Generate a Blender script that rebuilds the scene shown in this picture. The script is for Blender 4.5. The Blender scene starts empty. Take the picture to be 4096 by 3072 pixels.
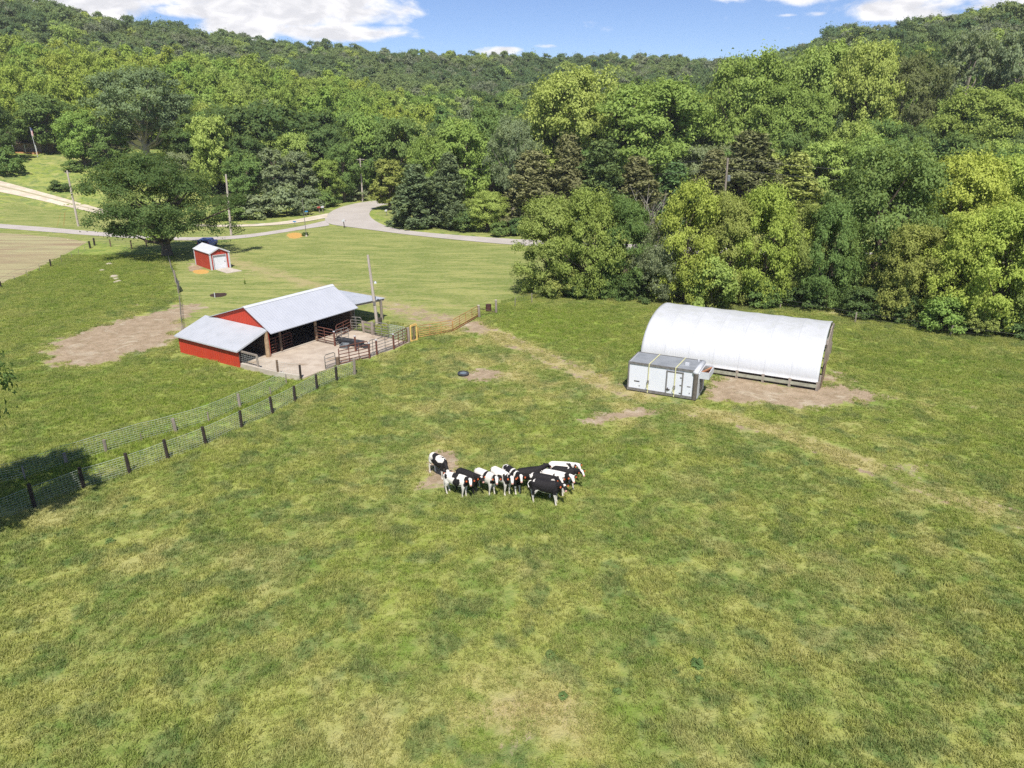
import bpy, bmesh, math, random
import numpy as np
from mathutils import Vector, Matrix, noise as mnoise

random.seed(7)
rng = np.random.default_rng(7)
S = bpy.context.scene
COL = S.collection
R = math.radians

# ------------------------------------------------------------------ camera, world, sun, exposure
CAM_H = 19.0
PITCH = R(20.5)
cam_d = bpy.data.cameras.new('camera')
cam = bpy.data.objects.new('camera', cam_d)
COL.objects.link(cam)
S.camera = cam
cam.location = (0, 0, CAM_H)
cam.rotation_euler = (R(90) - PITCH, 0, 0)
cam_d.sensor_width = 36
cam_d.lens = 36 * 2870 / 4096
cam_d.clip_start = 0.5
cam_d.clip_end = 5000

SUN_EL, SUN_AZ = R(56), R(176)          # azimuth clockwise from +Y
w = bpy.data.worlds.new('World')
S.world = w
w.use_nodes = True
wn, wl = w.node_tree.nodes, w.node_tree.links
wn.clear()
sun = bpy.data.objects.new('sun', bpy.data.lights.new('sun', 'SUN'))
COL.objects.link(sun)
sun.data.energy = 4.5
sun.data.angle = R(0.5)
sun.data.color = (1, .95, .87)
sd = Vector((math.sin(SUN_AZ) * math.cos(SUN_EL), math.cos(SUN_AZ) * math.cos(SUN_EL), math.sin(SUN_EL)))
sun.rotation_euler = (-sd).to_track_quat('-Z', 'Y').to_euler()
sun.location = (0, 0, 60)
S.view_settings.view_transform = 'Standard'
S.view_settings.look = 'None'
S.view_settings.exposure = 0.45
S.view_settings.gamma = 1
S.cycles.max_bounces = 6
S.cycles.diffuse_bounces = 4
S.cycles.glossy_bounces = 2
S.cycles.transmission_bounces = 4
S.cycles.transparent_max_bounces = 6
S.cycles.use_denoising = False
S.render.use_persistent_data = False

# ------------------------------------------------------------------ picture to ground
FPX = 2870.0
cp, sp = math.cos(PITCH), math.sin(PITCH)

AZ = np.radians([-44, -38, -32, -26, -20, -14, -8, 0, 8, 16, 24, 32, 38, 44])
RR = np.array([0, 150, 170, 190, 220, 240, 260, 300, 340, 400, 460, 520, 600, 900.])
TZ = np.array([
    [0, 0, 1, 3, 8, 11, 14, 24, 30, 42, 60, 72, 74, 70],
    [0, 0, 0, 1.5, 7, 10, 13, 23, 30, 38, 57, 70, 72, 64],
    [0, 0, 0, .4, 6, 9, 12, 22, 29, 35, 53, 68, 69, 62],
    [0, 0, 0, 1, 6.5, 9, 12, 22, 28, 31, 45, 59, 60, 56],
    [0, 0, 0, 2.5, 7, 10, 14, 22, 26, 31, 42, 53, 54, 50],
    [0, 0, 0, 1, 5, 7, 10, 15, 20, 27, 38, 48, 48, 45],
    [0, 0, 0, 0, 2, 4, 6, 10, 14, 22, 33, 45, 45, 42],
    [0, 0, 0, 0, 2, 3.5, 5, 9, 13, 21, 32, 43, 43, 40],
    [0, 0, 0, 1, 3, 5, 7, 10, 15, 23, 33, 43, 43, 40],
    [0, 0, 0, 1, 3, 5, 7, 11, 16, 24, 32, 38, 38, 36],
    [0, 0, 0, 2, 4, 7, 11, 19, 27, 41, 49, 50, 50, 46],
    [0, 0, 0, 2, 6, 10, 15, 24, 33, 46, 54, 54, 54, 50],
    [0, 0, 0, 2, 7, 12, 17, 26, 36, 49, 56, 56, 56, 50],
    [0, 0, 0, 2, 7, 12, 17, 26, 36, 49, 56, 56, 56, 50]])


def Hn(x, y):
    x = np.asarray(x, float); y = np.asarray(y, float)
    r = np.hypot(x, y)
    a = np.clip(np.arctan2(x, np.maximum(y, .01)), AZ[0], AZ[-1])
    i = np.clip(np.searchsorted(AZ, a) - 1, 0, len(AZ) - 2)
    j = np.clip(np.searchsorted(RR, r) - 1, 0, len(RR) - 2)
    fa = (a - AZ[i]) / (AZ[i + 1] - AZ[i]); fa = fa * fa * (3 - 2 * fa)
    fr_ = np.clip((r - RR[j]) / (RR[j + 1] - RR[j]), 0, 1)
    z = (TZ[i, j] * (1 - fa) + TZ[i + 1, j] * fa) * (1 - fr_) + (TZ[i, j + 1] * (1 - fa) + TZ[i + 1, j + 1] * fa) * fr_
    und = .10 * np.sin(x * .21 + 1.3 * np.sin(y * .13)) * np.sin(y * .17 + .8) * np.clip((72 - np.abs(r - 20)) / 20, 0, 1) * np.clip((y - 5) / 10, 0, 1)
    return z + und


def H(x, y):
    return float(Hn(x, y))


def ray(u, v):
    a = (u - 2048) / FPX; b = (1536 - v) / FPX
    return a, cp + b * sp, -sp + b * cp


def G(u, v, z=None):
    """point of the ground (or of the level z) seen at a photo position"""
    dx, dy, dz = ray(u, v)
    if z is not None:
        t = (z - CAM_H) / dz
        return Vector((dx * t, dy * t, z))
    t0, t = 15., 15.
    while t < 900 and CAM_H + dz * t > H(dx * t, dy * t):
        t0 = t; t *= 1.01
    lo, hi = t0, t
    for _ in range(25):
        m = (lo + hi) / 2
        if CAM_H + dz * m > H(dx * m, dy * m): lo = m
        else: hi = m
    return Vector((dx * hi, dy * hi, H(dx * hi, dy * hi)))


K = 4096 / 2212


def GF(x, y): return G(x * K, y * K)


def top_z(p, v):
    """height above ground of a thing standing at p whose top shows at photo row v"""
    k = (1536 - v) / FPX                     # up/fw
    # up = y*sp + (z-h)*cp ; fw = y*cp - (z-h)*sp
    q = (k * p.y * cp - p.y * sp) / (cp + k * sp)
    return q + CAM_H - p.z


def pxm(p):
    return FPX / (p.y * cp - (p.z - CAM_H) * sp)


# ------------------------------------------------------------------ materials
def new_mat(name):
    m = bpy.data.materials.new(name); m.use_nodes = True
    n, l = m.node_tree.nodes, m.node_tree.links
    return m, n, l, n['Principled BSDF']


def mixc(n, l, fac, a, b, bt='MIX'):
    m = n.new('ShaderNodeMix'); m.data_type = 'RGBA'; m.blend_type = bt
    for s, val in ((m.inputs[0], fac), (m.inputs[6], a), (m.inputs[7], b)):
        if hasattr(val, 'type') and hasattr(val, 'node'): l.new(val, s)
        elif isinstance(val, (int, float)): s.default_value = val
        else: s.default_value = (*val, 1)
    return m.outputs[2]


def mth(n, l, op, a, b=None, c=None, clamp=False):
    m = n.new('ShaderNodeMath'); m.operation = op; m.use_clamp = clamp
    for s, val in zip(m.inputs, (a, b, c)):
        if val is None: continue
        if isinstance(val, (int, float)): s.default_value = val
        else: l.new(val, s)
    return m.outputs[0]


def nz(n, l, vec, scale, detail=3, rough=.55, dist=0):
    t = n.new('ShaderNodeTexNoise'); t.inputs['Scale'].default_value = scale
    t.inputs['Detail'].default_value = detail; t.inputs['Roughness'].default_value = rough
    t.inputs['Distortion'].default_value = dist
    if vec is not None: l.new(vec, t.inputs['Vector'])
    return t.outputs['Fac']


def ramp(n, l, fac, stops):
    t = n.new('ShaderNodeMapRange'); t.interpolation_type = 'SMOOTHSTEP'
    l.new(fac, t.inputs[0]); t.inputs[1].default_value = stops[0]; t.inputs[2].default_value = stops[1]
    if len(stops) > 2: t.inputs[3].default_value = stops[2]; t.inputs[4].default_value = stops[3]
    return t.outputs[0]


def surf(name, c1, c2=None, scale=4, rough=.8, metal=0, bump=0, c3=None, stretch=None, spec=.3):
    """worn surface: two tones mixed by noise, optional stains and bump"""
    m, n, l, b = new_mat(name)
    tc = n.new('ShaderNodeTexCoord'); v = tc.outputs['Object']
    if stretch:
        mp = n.new('ShaderNodeMapping'); mp.inputs['Scale'].default_value = stretch
        l.new(v, mp.inputs['Vector']); v = mp.outputs['Vector']
    c2 = c2 or tuple(x * .75 for x in c1)
    f = nz(n, l, v, scale, 5, .6)
    col = mixc(n, l, ramp(n, l, f, (.35, .65)), c1, c2)
    if c3:
        f2 = nz(n, l, v, scale * .35, 4, .65, .5)
        col = mixc(n, l, ramp(n, l, f2, (.56, .7)), col, c3)
    l.new(col, b.inputs['Base Color'])
    b.inputs['Roughness'].default_value = rough; b.inputs['Metallic'].default_value = metal
    b.inputs['Specular IOR Level'].default_value = spec
    if bump:
        bp = n.new('ShaderNodeBump'); bp.inputs['Strength'].default_value = bump; bp.inputs['Distance'].default_value = .03
        l.new(nz(n, l, v, scale * 4, 4), bp.inputs['Height']); l.new(bp.outputs[0], b.inputs['Normal'])
    return m


def ribbed(name, c1, c2, axis, pitch, rough=.45, depth=.02, metal=0):
    """ribbed sheet metal; axis = unit direction across the ribs, in world space"""
    m, n, l, b = new_mat(name)
    g = n.new('ShaderNodeNewGeometry')
    d = n.new('ShaderNodeVectorMath'); d.operation = 'DOT_PRODUCT'
    l.new(g.outputs['Position'], d.inputs[0]); d.inputs[1].default_value = axis
    s = mth(n, l, 'SINE', mth(n, l, 'MULTIPLY', d.outputs['Value'], 2 * math.pi / pitch))
    rib = ramp(n, l, s, (.55, .95))
    f = nz(n, l, g.outputs['Position'], .9, 5, .65)
    col = mixc(n, l, ramp(n, l, f, (.35, .75)), c1, c2)
    l.new(col, b.inputs['Base Color'])
    b.inputs['Roughness'].default_value = rough; b.inputs['Metallic'].default_value = metal
    bp = n.new('ShaderNodeBump'); bp.inputs['Strength'].default_value = .8; bp.inputs['Distance'].default_value = depth
    l.new(rib, bp.inputs['Height']); l.new(bp.outputs[0], b.inputs['Normal'])
    return m


def grass_colour(n, l, pos, lawn=None, lush=None, dry=None):
    big = nz(n, l, pos, .07, 3, .6, .6)
    mid = nz(n, l, pos, .33, 4, .62, .5)
    fin = nz(n, l, pos, 1.6, 4, .6)
    spot = nz(n, l, pos, .55, 2, .5, .2)
    mp = n.new('ShaderNodeMapping'); mp.inputs['Location'].default_value = (31, 17, 5); l.new(pos, mp.inputs['Vector'])
    spot2 = nz(n, l, mp.outputs[0], .21, 3, .6, .3)
    c = mixc(n, l, ramp(n, l, mid, (.41, .60)), (.138, .215, .048), (.310, .335, .092))
    c = mixc(n, l, mth(n, l, 'MULTIPLY', ramp(n, l, big, (.42, .66)), .7), c, (.225, .295, .045))
    c = mixc(n, l, mth(n, l, 'MULTIPLY', ramp(n, l, spot2, (.52, .7)), .62), c, (.42, .38, .18))
    c = mixc(n, l, mth(n, l, 'MULTIPLY', ramp(n, l, spot, (.52, .63)), .85), c, (.095, .165, .05))
    if lush is not None:
        c = mixc(n, l, mth(n, l, 'MULTIPLY', lush, .85), c, (.17, .275, .022))
    if dry is not None:
        c = mixc(n, l, mth(n, l, 'MULTIPLY', ramp(n, l, mth(n, l, 'ADD', dry, mth(n, l, 'MULTIPLY', mth(n, l, 'SUBTRACT', mid, .5), 1.6)), (.35, .9)), .75), c, (.46, .385, .19))
    c = mixc(n, l, mth(n, l, 'MULTIPLY', ramp(n, l, fin, (.3, .75)), .5), c, (.42, .40, .16))
    return c


def make_ground_mat():
    m, n, l, b = new_mat('ground_grass')
    g = n.new('ShaderNodeNewGeometry'); pos = g.outputs['Position']
    at = {}
    for k in ('dirt', 'lush', 'dry', 'lawn', 'stub', 'mulch', 'chips', 'wood'):
        a = n.new('ShaderNodeAttribute'); a.attribute_name = k; at[k] = a.outputs['Fac']
    c = grass_colour(n, l, pos, None, at['lush'], at['dry'])
    # mown lawn with faint mowing rows
    mp = n.new('ShaderNodeMapping'); mp.inputs['Rotation'].default_value = (0, 0, R(14)); mp.inputs['Scale'].default_value = (.13, .62, .3)
    l.new(pos, mp.inputs['Vector'])
    rows = nz(n, l, mp.outputs[0], 1, 6, .72, 1.2)
    lf = nz(n, l, pos, .12, 4, .6)
    lw = mixc(n, l, ramp(n, l, rows, (.40, .60)), (.150, .208, .046), (.300, .315, .100))
    lw = mixc(n, l, mth(n, l, 'MULTIPLY', ramp(n, l, lf, (.48, .68)), .75), lw, (.155, .205, .045))
    lw = mixc(n, l, mth(n, l, 'MULTIPLY', ramp(n, l, nz(n, l, pos, 2.2, 5, .7), (.35, .7)), .45), lw, (.40, .37, .18))
    c = mixc(n, l, ramp(n, l, mth(n, l, 'ADD', at['lawn'], mth(n, l, 'MULTIPLY', mth(n, l, 'SUBTRACT', lf, .5), .4)), (.42, .58)), c, lw)
    dd = mixc(n, l, mth(n, l, 'MULTIPLY', ramp(n, l, mth(n, l, 'ADD', at['dry'], mth(n, l, 'MULTIPLY', mth(n, l, 'SUBTRACT', nz(n, l, pos, .5, 5, .65, .6), .5), 1.6)), (.4, .95)), .75), c, (.40, .33, .17))
    c = dd
    # hay stubble
    mp2 = n.new('ShaderNodeMapping'); mp2.inputs['Rotation'].default_value = (0, 0, R(-38)); mp2.inputs['Scale'].default_value = (.08, .8, .3)
    l.new(pos, mp2.inputs['Vector'])
    sr = nz(n, l, mp2.outputs[0], 1, 4, .6, .4)
    stc = mixc(n, l, ramp(n, l, sr, (.35, .65)), (.40, .36, .20), (.30, .23, .145))
    stc = mixc(n, l, mth(n, l, 'MULTIPLY', ramp(n, l, lf, (.4, .7)), .5), stc, (.34, .35, .18))
    c = mixc(n, l, ramp(n, l, mth(n, l, 'ADD', at['stub'], mth(n, l, 'MULTIPLY', mth(n, l, 'SUBTRACT', lf, .5), .3)), (.45, .56)), c, stc)
    # bare soil
    dn = nz(n, l, pos, .7, 6, .68, .6)
    dc = mixc(n, l, ramp(n, l, nz(n, l, pos, 1.1, 5, .65, .4), (.3, .7)), (.40, .31, .215), (.28, .21, .135))
    dc = mixc(n, l, ramp(n, l, nz(n, l, pos, 9, 3, .7), (.56, .7)), dc, (.47, .38, .27))
    f = ramp(n, l, mth(n, l, 'ADD', at['dirt'], mth(n, l, 'MULTIPLY', mth(n, l, 'SUBTRACT', dn, .5), 1.5)), (.42, .62))
    dc = mixc(n, l, ramp(n, l, nz(n, l, pos, .45, 5, .7, .8), (.52, .68)), dc, (.46, .39, .285))
    dc = mixc(n, l, mth(n, l, 'MULTIPLY', ramp(n, l, nz(n, l, pos, 3.2, 4, .7), (.58, .68)), .7), dc, (.20, .19, .085))
    c = mixc(n, l, f, c, dc)
    # forest floor, mulch, wood chips
    c = mixc(n, l, ramp(n, l, mth(n, l, 'ADD', at['wood'], mth(n, l, 'MULTIPLY', mth(n, l, 'SUBTRACT', dn, .5), .5)), (.4, .6)), c, mixc(n, l, dn, (.05, .075, .02), (.10, .085, .045)))
    c = mixc(n, l, ramp(n, l, mth(n, l, 'ADD', at['mulch'], mth(n, l, 'MULTIPLY', mth(n, l, 'SUBTRACT', dn, .5), .6)), (.42, .55)), c, mixc(n, l, nz(n, l, pos, 6, 4), (.035, .022, .02), (.09, .06, .05)))
    c = mixc(n, l, ramp(n, l, mth(n, l, 'ADD', at['chips'], mth(n, l, 'MULTIPLY', mth(n, l, 'SUBTRACT', dn, .5), .6)), (.42, .55)), c, mixc(n, l, nz(n, l, pos, 7, 4), (.62, .38, .11), (.48, .28, .09)))
    l.new(c, b.inputs['Base Color'])
    b.inputs['Roughness'].default_value = 1; b.inputs['Specular IOR Level'].default_value = 0.05
    bp = n.new('ShaderNodeBump'); bp.inputs['Strength'].default_value = .9; bp.inputs['Distance'].default_value = .16
    hgt = mth(n, l, 'ADD', nz(n, l, pos, 1.1, 5, .65), mth(n, l, 'MULTIPLY', nz(n, l, pos, 5, 5, .75), .6))
    l.new(hgt, bp.inputs['Height']); l.new(bp.outputs[0], b.inputs['Normal'])
    return m


def leafy(n, l, out, col, tr=.3):
    d = n.new('ShaderNodeBsdfDiffuse'); t = n.new('ShaderNodeBsdfTranslucent'); mx = n.new('ShaderNodeMixShader')
    l.new(col, d.inputs[0]); l.new(mixc(n, l, .5, col, (.34, .42, .04)), t.inputs[0])
    mx.inputs[0].default_value = tr
    l.new(d.outputs[0], mx.inputs[1]); l.new(t.outputs[0], mx.inputs[2]); l.new(mx.outputs[0], out.inputs['Surface'])


def make_grass_mat():
    m, n, l, b = new_mat('grass_blades')
    out = n['Material Output']; n.remove(b)
    g = n.new('ShaderNodeNewGeometry')
    a = {}
    for k in ('lush', 'dry'):
        t = n.new('ShaderNodeAttribute'); t.attribute_type = 'INSTANCER'; t.attribute_name = k; a[k] = t.outputs['Fac']
    c = grass_colour(n, l, g.outputs['Position'], None, a['lush'], a['dry'])
    t = n.new('ShaderNodeAttribute'); t.attribute_name = 'tint'
    c = mixc(n, l, mth(n, l, 'MULTIPLY', t.outputs['Fac'], .42), c, (.50, .48, .20))
    c = mixc(n, l, 1.0, c, (1.3, 1.28, 1.3), 'MULTIPLY')
    leafy(n, l, out, c, .42)
    return m


def make_leaf_mat(name, tr=.42, fixed=None):
    """leaf colour comes from the object's own colour; tint differs from clump to clump"""
    m, n, l, b = new_mat(name)
    out = n['Material Output']; n.remove(b)
    oi = n.new('ShaderNodeObjectInfo')
    t = n.new('ShaderNodeAttribute'); t.attribute_name = 'tint'
    hs = n.new('ShaderNodeHueSaturation')
    if fixed: hs.inputs['Color'].default_value = (*fixed, 1)
    else: l.new(oi.outputs['Color'], hs.inputs['Color'])
    hs.inputs['Saturation'].default_value = 1.0
    l.new(mth(n, l, 'ADD', 1.95, mth(n, l, 'MULTIPLY', t.outputs['Fac'], 1.15)), hs.inputs['Value'])
    l.new(mth(n, l, 'ADD', .485, mth(n, l, 'MULTIPLY', oi.outputs['Random'], .03)), hs.inputs['Hue'])
    c = mixc(n, l, mth(n, l, 'MULTIPLY', ramp(n, l, t.outputs['Fac'], (.6, 1)), .35), hs.outputs[0], (.34, .36, .10))
    leafy(n, l, out, c, tr)
    return m


M = {}
M['ground'] = make_ground_mat()
M['blade'] = make_grass_mat()
M['leaf'] = make_leaf_mat('leaves')
M['needle'] = make_leaf_mat('needles', .2)
M['bark'] = surf('bark', (.15, .12, .09), (.09, .07, .05), 3, .95, bump=.5)
M['bark_pale'] = surf('bark_pale', (.36, .32, .27), (.2, .17, .14), 3, .95, bump=.5)
M['twig'] = surf('grey_twigs', (.34, .31, .27), (.24, .22, .18), 3, .95)
M['road'] = surf('road_chipseal', (.455, .415, .375), (.41, .37, .33), .25, .95, c3=(.485, .445, .40), bump=.15)
M['lane'] = surf('lane_asphalt', (.47, .425, .39), (.42, .375, .34), .3, .95, c3=(.5, .46, .42), bump=.15)
M['gravel'] = surf('gravel_track', (.62, .54, .42), (.5, .43, .33), .5, 1, c3=(.66, .6, .5), bump=.4)
M['rut'] = surf('grassy_rut', (.32, .30, .16), (.4, .36, .24), .6, 1)
M['concrete'] = surf('yard_concrete', (.50, .425, .34), (.40, .33, .26), .9, .9, c3=(.30, .23, .16), bump=.15)
M['concrete2'] = surf('pale_concrete', (.52, .46, .38), (.44, .38, .31), 1.2, .9)
M['wood_dark'] = surf('dark_post_wood', (.028, .022, .02), (.05, .038, .03), 5, .9, bump=.4)
M['wood_grey'] = surf('weathered_wood', (.33, .28, .235), (.22, .185, .15), 4, .9, bump=.4, stretch=(1, 1, .2))
M['wood_brown'] = surf('brown_timber', (.2, .14, .095), (.12, .085, .06), 4, .9, bump=.4)
M['wood_pole'] = surf('utility_pole_wood', (.52, .46, .40), (.40, .34, .29), 3, .9, bump=.3, stretch=(2, 2, .15))
M['wood_tan'] = surf('tan_post_wood', (.42, .31, .19), (.3, .21, .13), 4, .9, bump=.3)
M['rust'] = surf('rusty_pipe', (.17, .068, .045), (.11, .05, .04), 6, .75, c3=(.24, .11, .065))
M['rust_yellow'] = surf('rusty_yellow_pipe', (.50, .30, .10), (.34, .155, .07), .8, .7)
M['galv'] = surf('galvanised_pipe', (.25, .235, .215), (.17, .155, .14), 3, .6, .1)
M['wire'] = surf('fence_wire', (.50, .54, .50), (.40, .44, .40), 3, .6, .2)
M['wire_thin'] = surf('dark_wire', (.12, .12, .11), (.09, .09, .08), 3, .6)
M['white_wall'] = surf('white_box_panel', (.74, .76, .81), (.69, .71, .76), .5, .5)
M['trim_grey'] = surf('grey_metal_trim', (.23, .22, .215), (.16, .15, .14), 5, .6, .2)
M['white_paint'] = surf('white_paint', (.57, .585, .61), (.52, .535, .56), 2, .5)
M['yellow'] = surf('yellow_paint', (.75, .50, .16), (.62, .40, .14), 5, .6, c3=(.35, .2, .08))
M['strap'] = surf('yellow_strap', (.66, .64, .34), (.56, .54, .30), 8, .8)
M['black'] = surf('black_rubber', (.035, .037, .042), (.06, .065, .075), 4, .7)
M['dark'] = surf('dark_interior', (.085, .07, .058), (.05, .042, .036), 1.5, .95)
M['grey_tub'] = surf('grey_tub', (.20, .22, .235), (.14, .155, .17), 4, .6)
M['barrel'] = surf('rusty_barrel', (.085, .035, .03), (.055, .025, .022), 7, .8, c3=(.14, .06, .04))
M['blue'] = surf('blue_paint', (.13, .19, .55), (.10, .15, .45), 2, .35)
M['red_lens'] = surf('red_lens', (.6, .04, .04), (.5, .03, .03), 5, .3)
M['glass'] = surf('dark_glass', (.02, .025, .03), (.03, .035, .04), 2, .1, spec=.6)
M['orange'] = surf('orange_tag', (.70, .16, .06), (.6, .13, .05), 5, .5)
M['sign_blue'] = surf('sign_blue', (.04, .22, .5), (.04, .2, .45), 5, .5)
M['redbox'] = surf('red_mailbox', (.42, .1, .08), (.34, .08, .06), 5, .5)
M['beige'] = surf('beige_siding', (.40, .36, .33), (.34, .3, .28), 2, .8)
M['shingle'] = surf('brown_shingle', (.22, .17, .15), (.16, .12, .11), 4, .95)
M['deck'] = surf('orange_deck', (.5, .27, .13), (.4, .2, .1), 3, .8)
M['rock'] = surf('pale_rock', (.5, .44, .34), (.38, .33, .26), 3, .95, bump=.5)
M['tank_water'] = surf('tank_water', (.2, .25, .28), (.16, .2, .22), 2, .08, spec=.6)


# ------------------------------------------------------------------ mesh helpers
def tag(o, label=None, cat=None, group=None, kind=None):
    if label: o['label'] = label
    if cat: o['category'] = cat
    if group: o['group'] = group
    if kind: o['kind'] = kind
    return o


def empty(name, loc, rz=0, **k):
    o = bpy.data.objects.new(name, None); COL.objects.link(o)
    o.location = loc; o.rotation_euler = (0, 0, rz); o.empty_display_size = .3
    return tag(o, **k)


def npmesh(name, V, F, mat, parent=None, smooth=False, attrs=None, col=COL, origin=None):
    V = np.asarray(V, np.float32).copy(); 
    if origin is not None: V -= np.asarray(origin, np.float32)
    me = bpy.data.meshes.new(name)
    if isinstance(F, np.ndarray):
        nf, k = F.shape
        me.vertices.add(len(V)); me.vertices.foreach_set('co', V.ravel())
        me.loops.add(nf * k); me.loops.foreach_set('vertex_index', F.ravel().astype(np.int32))
        me.polygons.add(nf); me.polygons.foreach_set('loop_start', np.arange(0, nf * k, k, dtype=np.int32))
        me.update(calc_edges=True)
    else:
        me.from_pydata([tuple(map(float, v)) for v in V], [], F); me.update()
    if attrs:
        for k, arr in attrs.items():
            if arr.ndim == 2:
                a = me.color_attributes.new(k, 'FLOAT_COLOR', 'POINT'); a.data.foreach_set('color', arr.astype(np.float32).ravel())
            else:
                a = me.attributes.new(k, 'FLOAT', 'POINT'); a.data.foreach_set('value', arr.astype(np.float32))
    if smooth: me.polygons.foreach_set('use_smooth', [True] * len(me.polygons))
    if mat: me.materials.append(mat)
    o = bpy.data.objects.new(name, me); (col or COL).objects.link(o)
    if parent is not None: o.parent = parent
    return o


class MB:
    def __init__(s): s.v = []; s.f = []

    def add(s, V, F):
        b = len(s.v); s.v += [Vector(p) for p in V]; s.f += [[i + b for i in f] for f in F]; return s

    def hexa(s, P):  # 8 points: bottom 4 ccw, top 4 ccw
        return s.add(P, [[3, 2, 1, 0], [4, 5, 6, 7], [0, 1, 5, 4], [1, 2, 6, 5], [2, 3, 7, 6], [3, 0, 4, 7]])

    def box(s, c, sz, rz=0):
        c = Vector(c); x, y, z = sz[0] / 2, sz[1] / 2, sz[2] / 2; m = Matrix.Rotation(rz, 3, 'Z')
        P = [c + m @ Vector(q) for q in [(-x, -y, -z), (x, -y, -z), (x, y, -z), (-x, y, -z), (-x, -y, z), (x, -y, z), (x, y, z), (-x, y, z)]]
        return s.hexa(P)

    def bar(s, p, q, w, h=None):
        p = Vector(p); q = Vector(q); h = h or w; d = (q - p).normalized()
        up = Vector((0, 0, 1)) if abs(d.z) < .95 else Vector((0, 1, 0))
        a = d.cross(up).normalized() * w / 2; b = a.cross(d).normalized() * h / 2
        return s.hexa([p - a - b, q - a - b, q + a - b, p + a - b, p - a + b, q - a + b, q + a + b, p + a + b])

    def tube(s, P, rad, n=6, cap=True):
        P = [Vector(p) for p in P]; N = len(P)
        if not isinstance(rad, (list, tuple)): rad = [rad] * N
        b = len(s.v)
        for i, p in enumerate(P):
            d = (P[min(i + 1, N - 1)] - P[max(i - 1, 0)]).normalized()
            up = Vector((0, 0, 1)) if abs(d.z) < .9 else Vector((1, 0, 0))
            a = d.cross(up).normalized(); c = d.cross(a)
            for k in range(n):
                t = 2 * math.pi * k / n
                s.v.append(p + (a * math.cos(t) + c * math.sin(t)) * rad[i])
        for i in range(N - 1):
            for k in range(n):
                s.f.append([b + i * n + k, b + (i + 1) * n + k, b + (i + 1) * n + (k + 1) % n, b + i * n + (k + 1) % n])
        if cap:
            s.f.append([b + k for k in range(n)]); s.f.append([b + (N - 1) * n + k for k in range(n)][::-1])
        return s

    def slab(s, P, t):
        """polygon P (any plane) thickened downwards by t"""
        P = [Vector(p) for p in P]; n = len(P)
        Q = [p - Vector((0, 0, t)) for p in P]
        return s.add(P + Q, [list(range(n)), list(range(2 * n - 1, n - 1, -1))] + [[i, n + i, n + (i + 1) % n, (i + 1) % n] for i in range(n)])

    def build(s, name, mat, parent=None, smooth=False, bevel=0):
        o = npmesh(name, [tuple(v) for v in s.v], s.f, mat, parent, smooth, origin=parent_origin(parent))
        bm = bmesh.new(); bm.from_mesh(o.data)
        if bevel: bmesh.ops.bevel(bm, geom=bm.edges[:], offset=bevel, segments=1, affect='EDGES')
        bmesh.ops.recalc_face_normals(bm, faces=bm.faces); bm.to_mesh(o.data); bm.free()
        return o


def parent_origin(p):
    """geometry is written in world positions; a root keeps its own place (unturned), parts sit inside it"""
    if p is None: return None
    while p.parent is not None: p = p.parent
    return tuple(p.location)


def frame2(x, y, a):
    e = (math.cos(a), math.sin(a)); nn = (math.sin(a), -math.cos(a))
    return lambda s, t, z=0.: Vector((x + e[0] * s + nn[0] * t, y + e[1] * s + nn[1] * t, z))


# ------------------------------------------------------------------ ground masks
def FP(pts): return np.array([GF(x, y).xy for x, y in pts])


def SP(pts): return np.array([G(x, y).xy for x, y in pts])


def ell(x, y, rx, ry, n=20):
    return [(x + rx * math.cos(2 * math.pi * k / n), y + ry * math.sin(2 * math.pi * k / n)) for k in range(n)]


def inpoly(P, X, Y):
    c = np.zeros(X.shape, bool); n = len(P)
    for i in range(n):
        x0, y0 = P[i]; x1, y1 = P[(i + 1) % n]
        if y0 == y1: continue
        c ^= ((Y >= y0) != (Y >= y1)) & (X < (x1 - x0) * (Y - y0) / (y1 - y0) + x0)
    return c


def soft(P, X, Y, s):
    bx = (X > P[:, 0].min() - s) & (X < P[:, 0].max() + s) & (Y > P[:, 1].min() - s) & (Y < P[:, 1].max() + s)
    out = np.zeros(X.shape)
    if not bx.any(): return out
    x, y = X[bx], Y[bx]; d = np.full(x.shape, 1e9)
    n = len(P)
    for i in range(n):
        a = P[i]; b = P[(i + 1) % n]; ab = b - a
        t = np.clip(((x - a[0]) * ab[0] + (y - a[1]) * ab[1]) / max((ab ** 2).sum(), 1e-9), 0, 1)
        d = np.minimum(d, np.hypot(x - a[0] - t * ab[0], y - a[1] - t * ab[1]))
    sg = np.where(inpoly(P, x, y), 1, -1)
    out[bx] = np.clip(.5 + .5 * sg * d / s, 0, 1)
    return out


def band(pts, wd):
    P = np.array([GF(x, y).xy for x, y in smooth_pts(pts)])
    T = np.gradient(P, axis=0); T /= np.linalg.norm(T, axis=1, keepdims=True); Nn = np.stack([-T[:, 1], T[:, 0]], 1) * wd / 2
    return np.concatenate([P + Nn, (P - Nn)[::-1]])


def twin(pts, off):
    P = [GF(x, y) for x, y in pts]
    o = []
    for i, p in enumerate(P):
        t = (P[min(i + 1, len(P) - 1)] - P[max(i - 1, 0)]); t.z = 0; t.normalize(); o.append(p + Vector((-t.y, t.x, 0)) * off)
    return [(P2(p)[0] / K, P2(p)[1] / K) for p in o]


def P2(p):
    fw = p.y * cp - (p.z - CAM_H) * sp; up = p.y * sp + (p.z - CAM_H) * cp
    return 2048 + FPX * p.x / fw, 1536 - FPX * up / fw


def smooth_pts(P, it=2):
    for _ in range(it):
        Q = [P[0]]
        for a, b in zip(P[:-1], P[1:]):
            Q += [(a[0] * .75 + b[0] * .25, a[1] * .75 + b[1] * .25), (a[0] * .25 + b[0] * .75, a[1] * .25 + b[1] * .75)]
        P = Q + [P[-1]]
    return P


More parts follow.
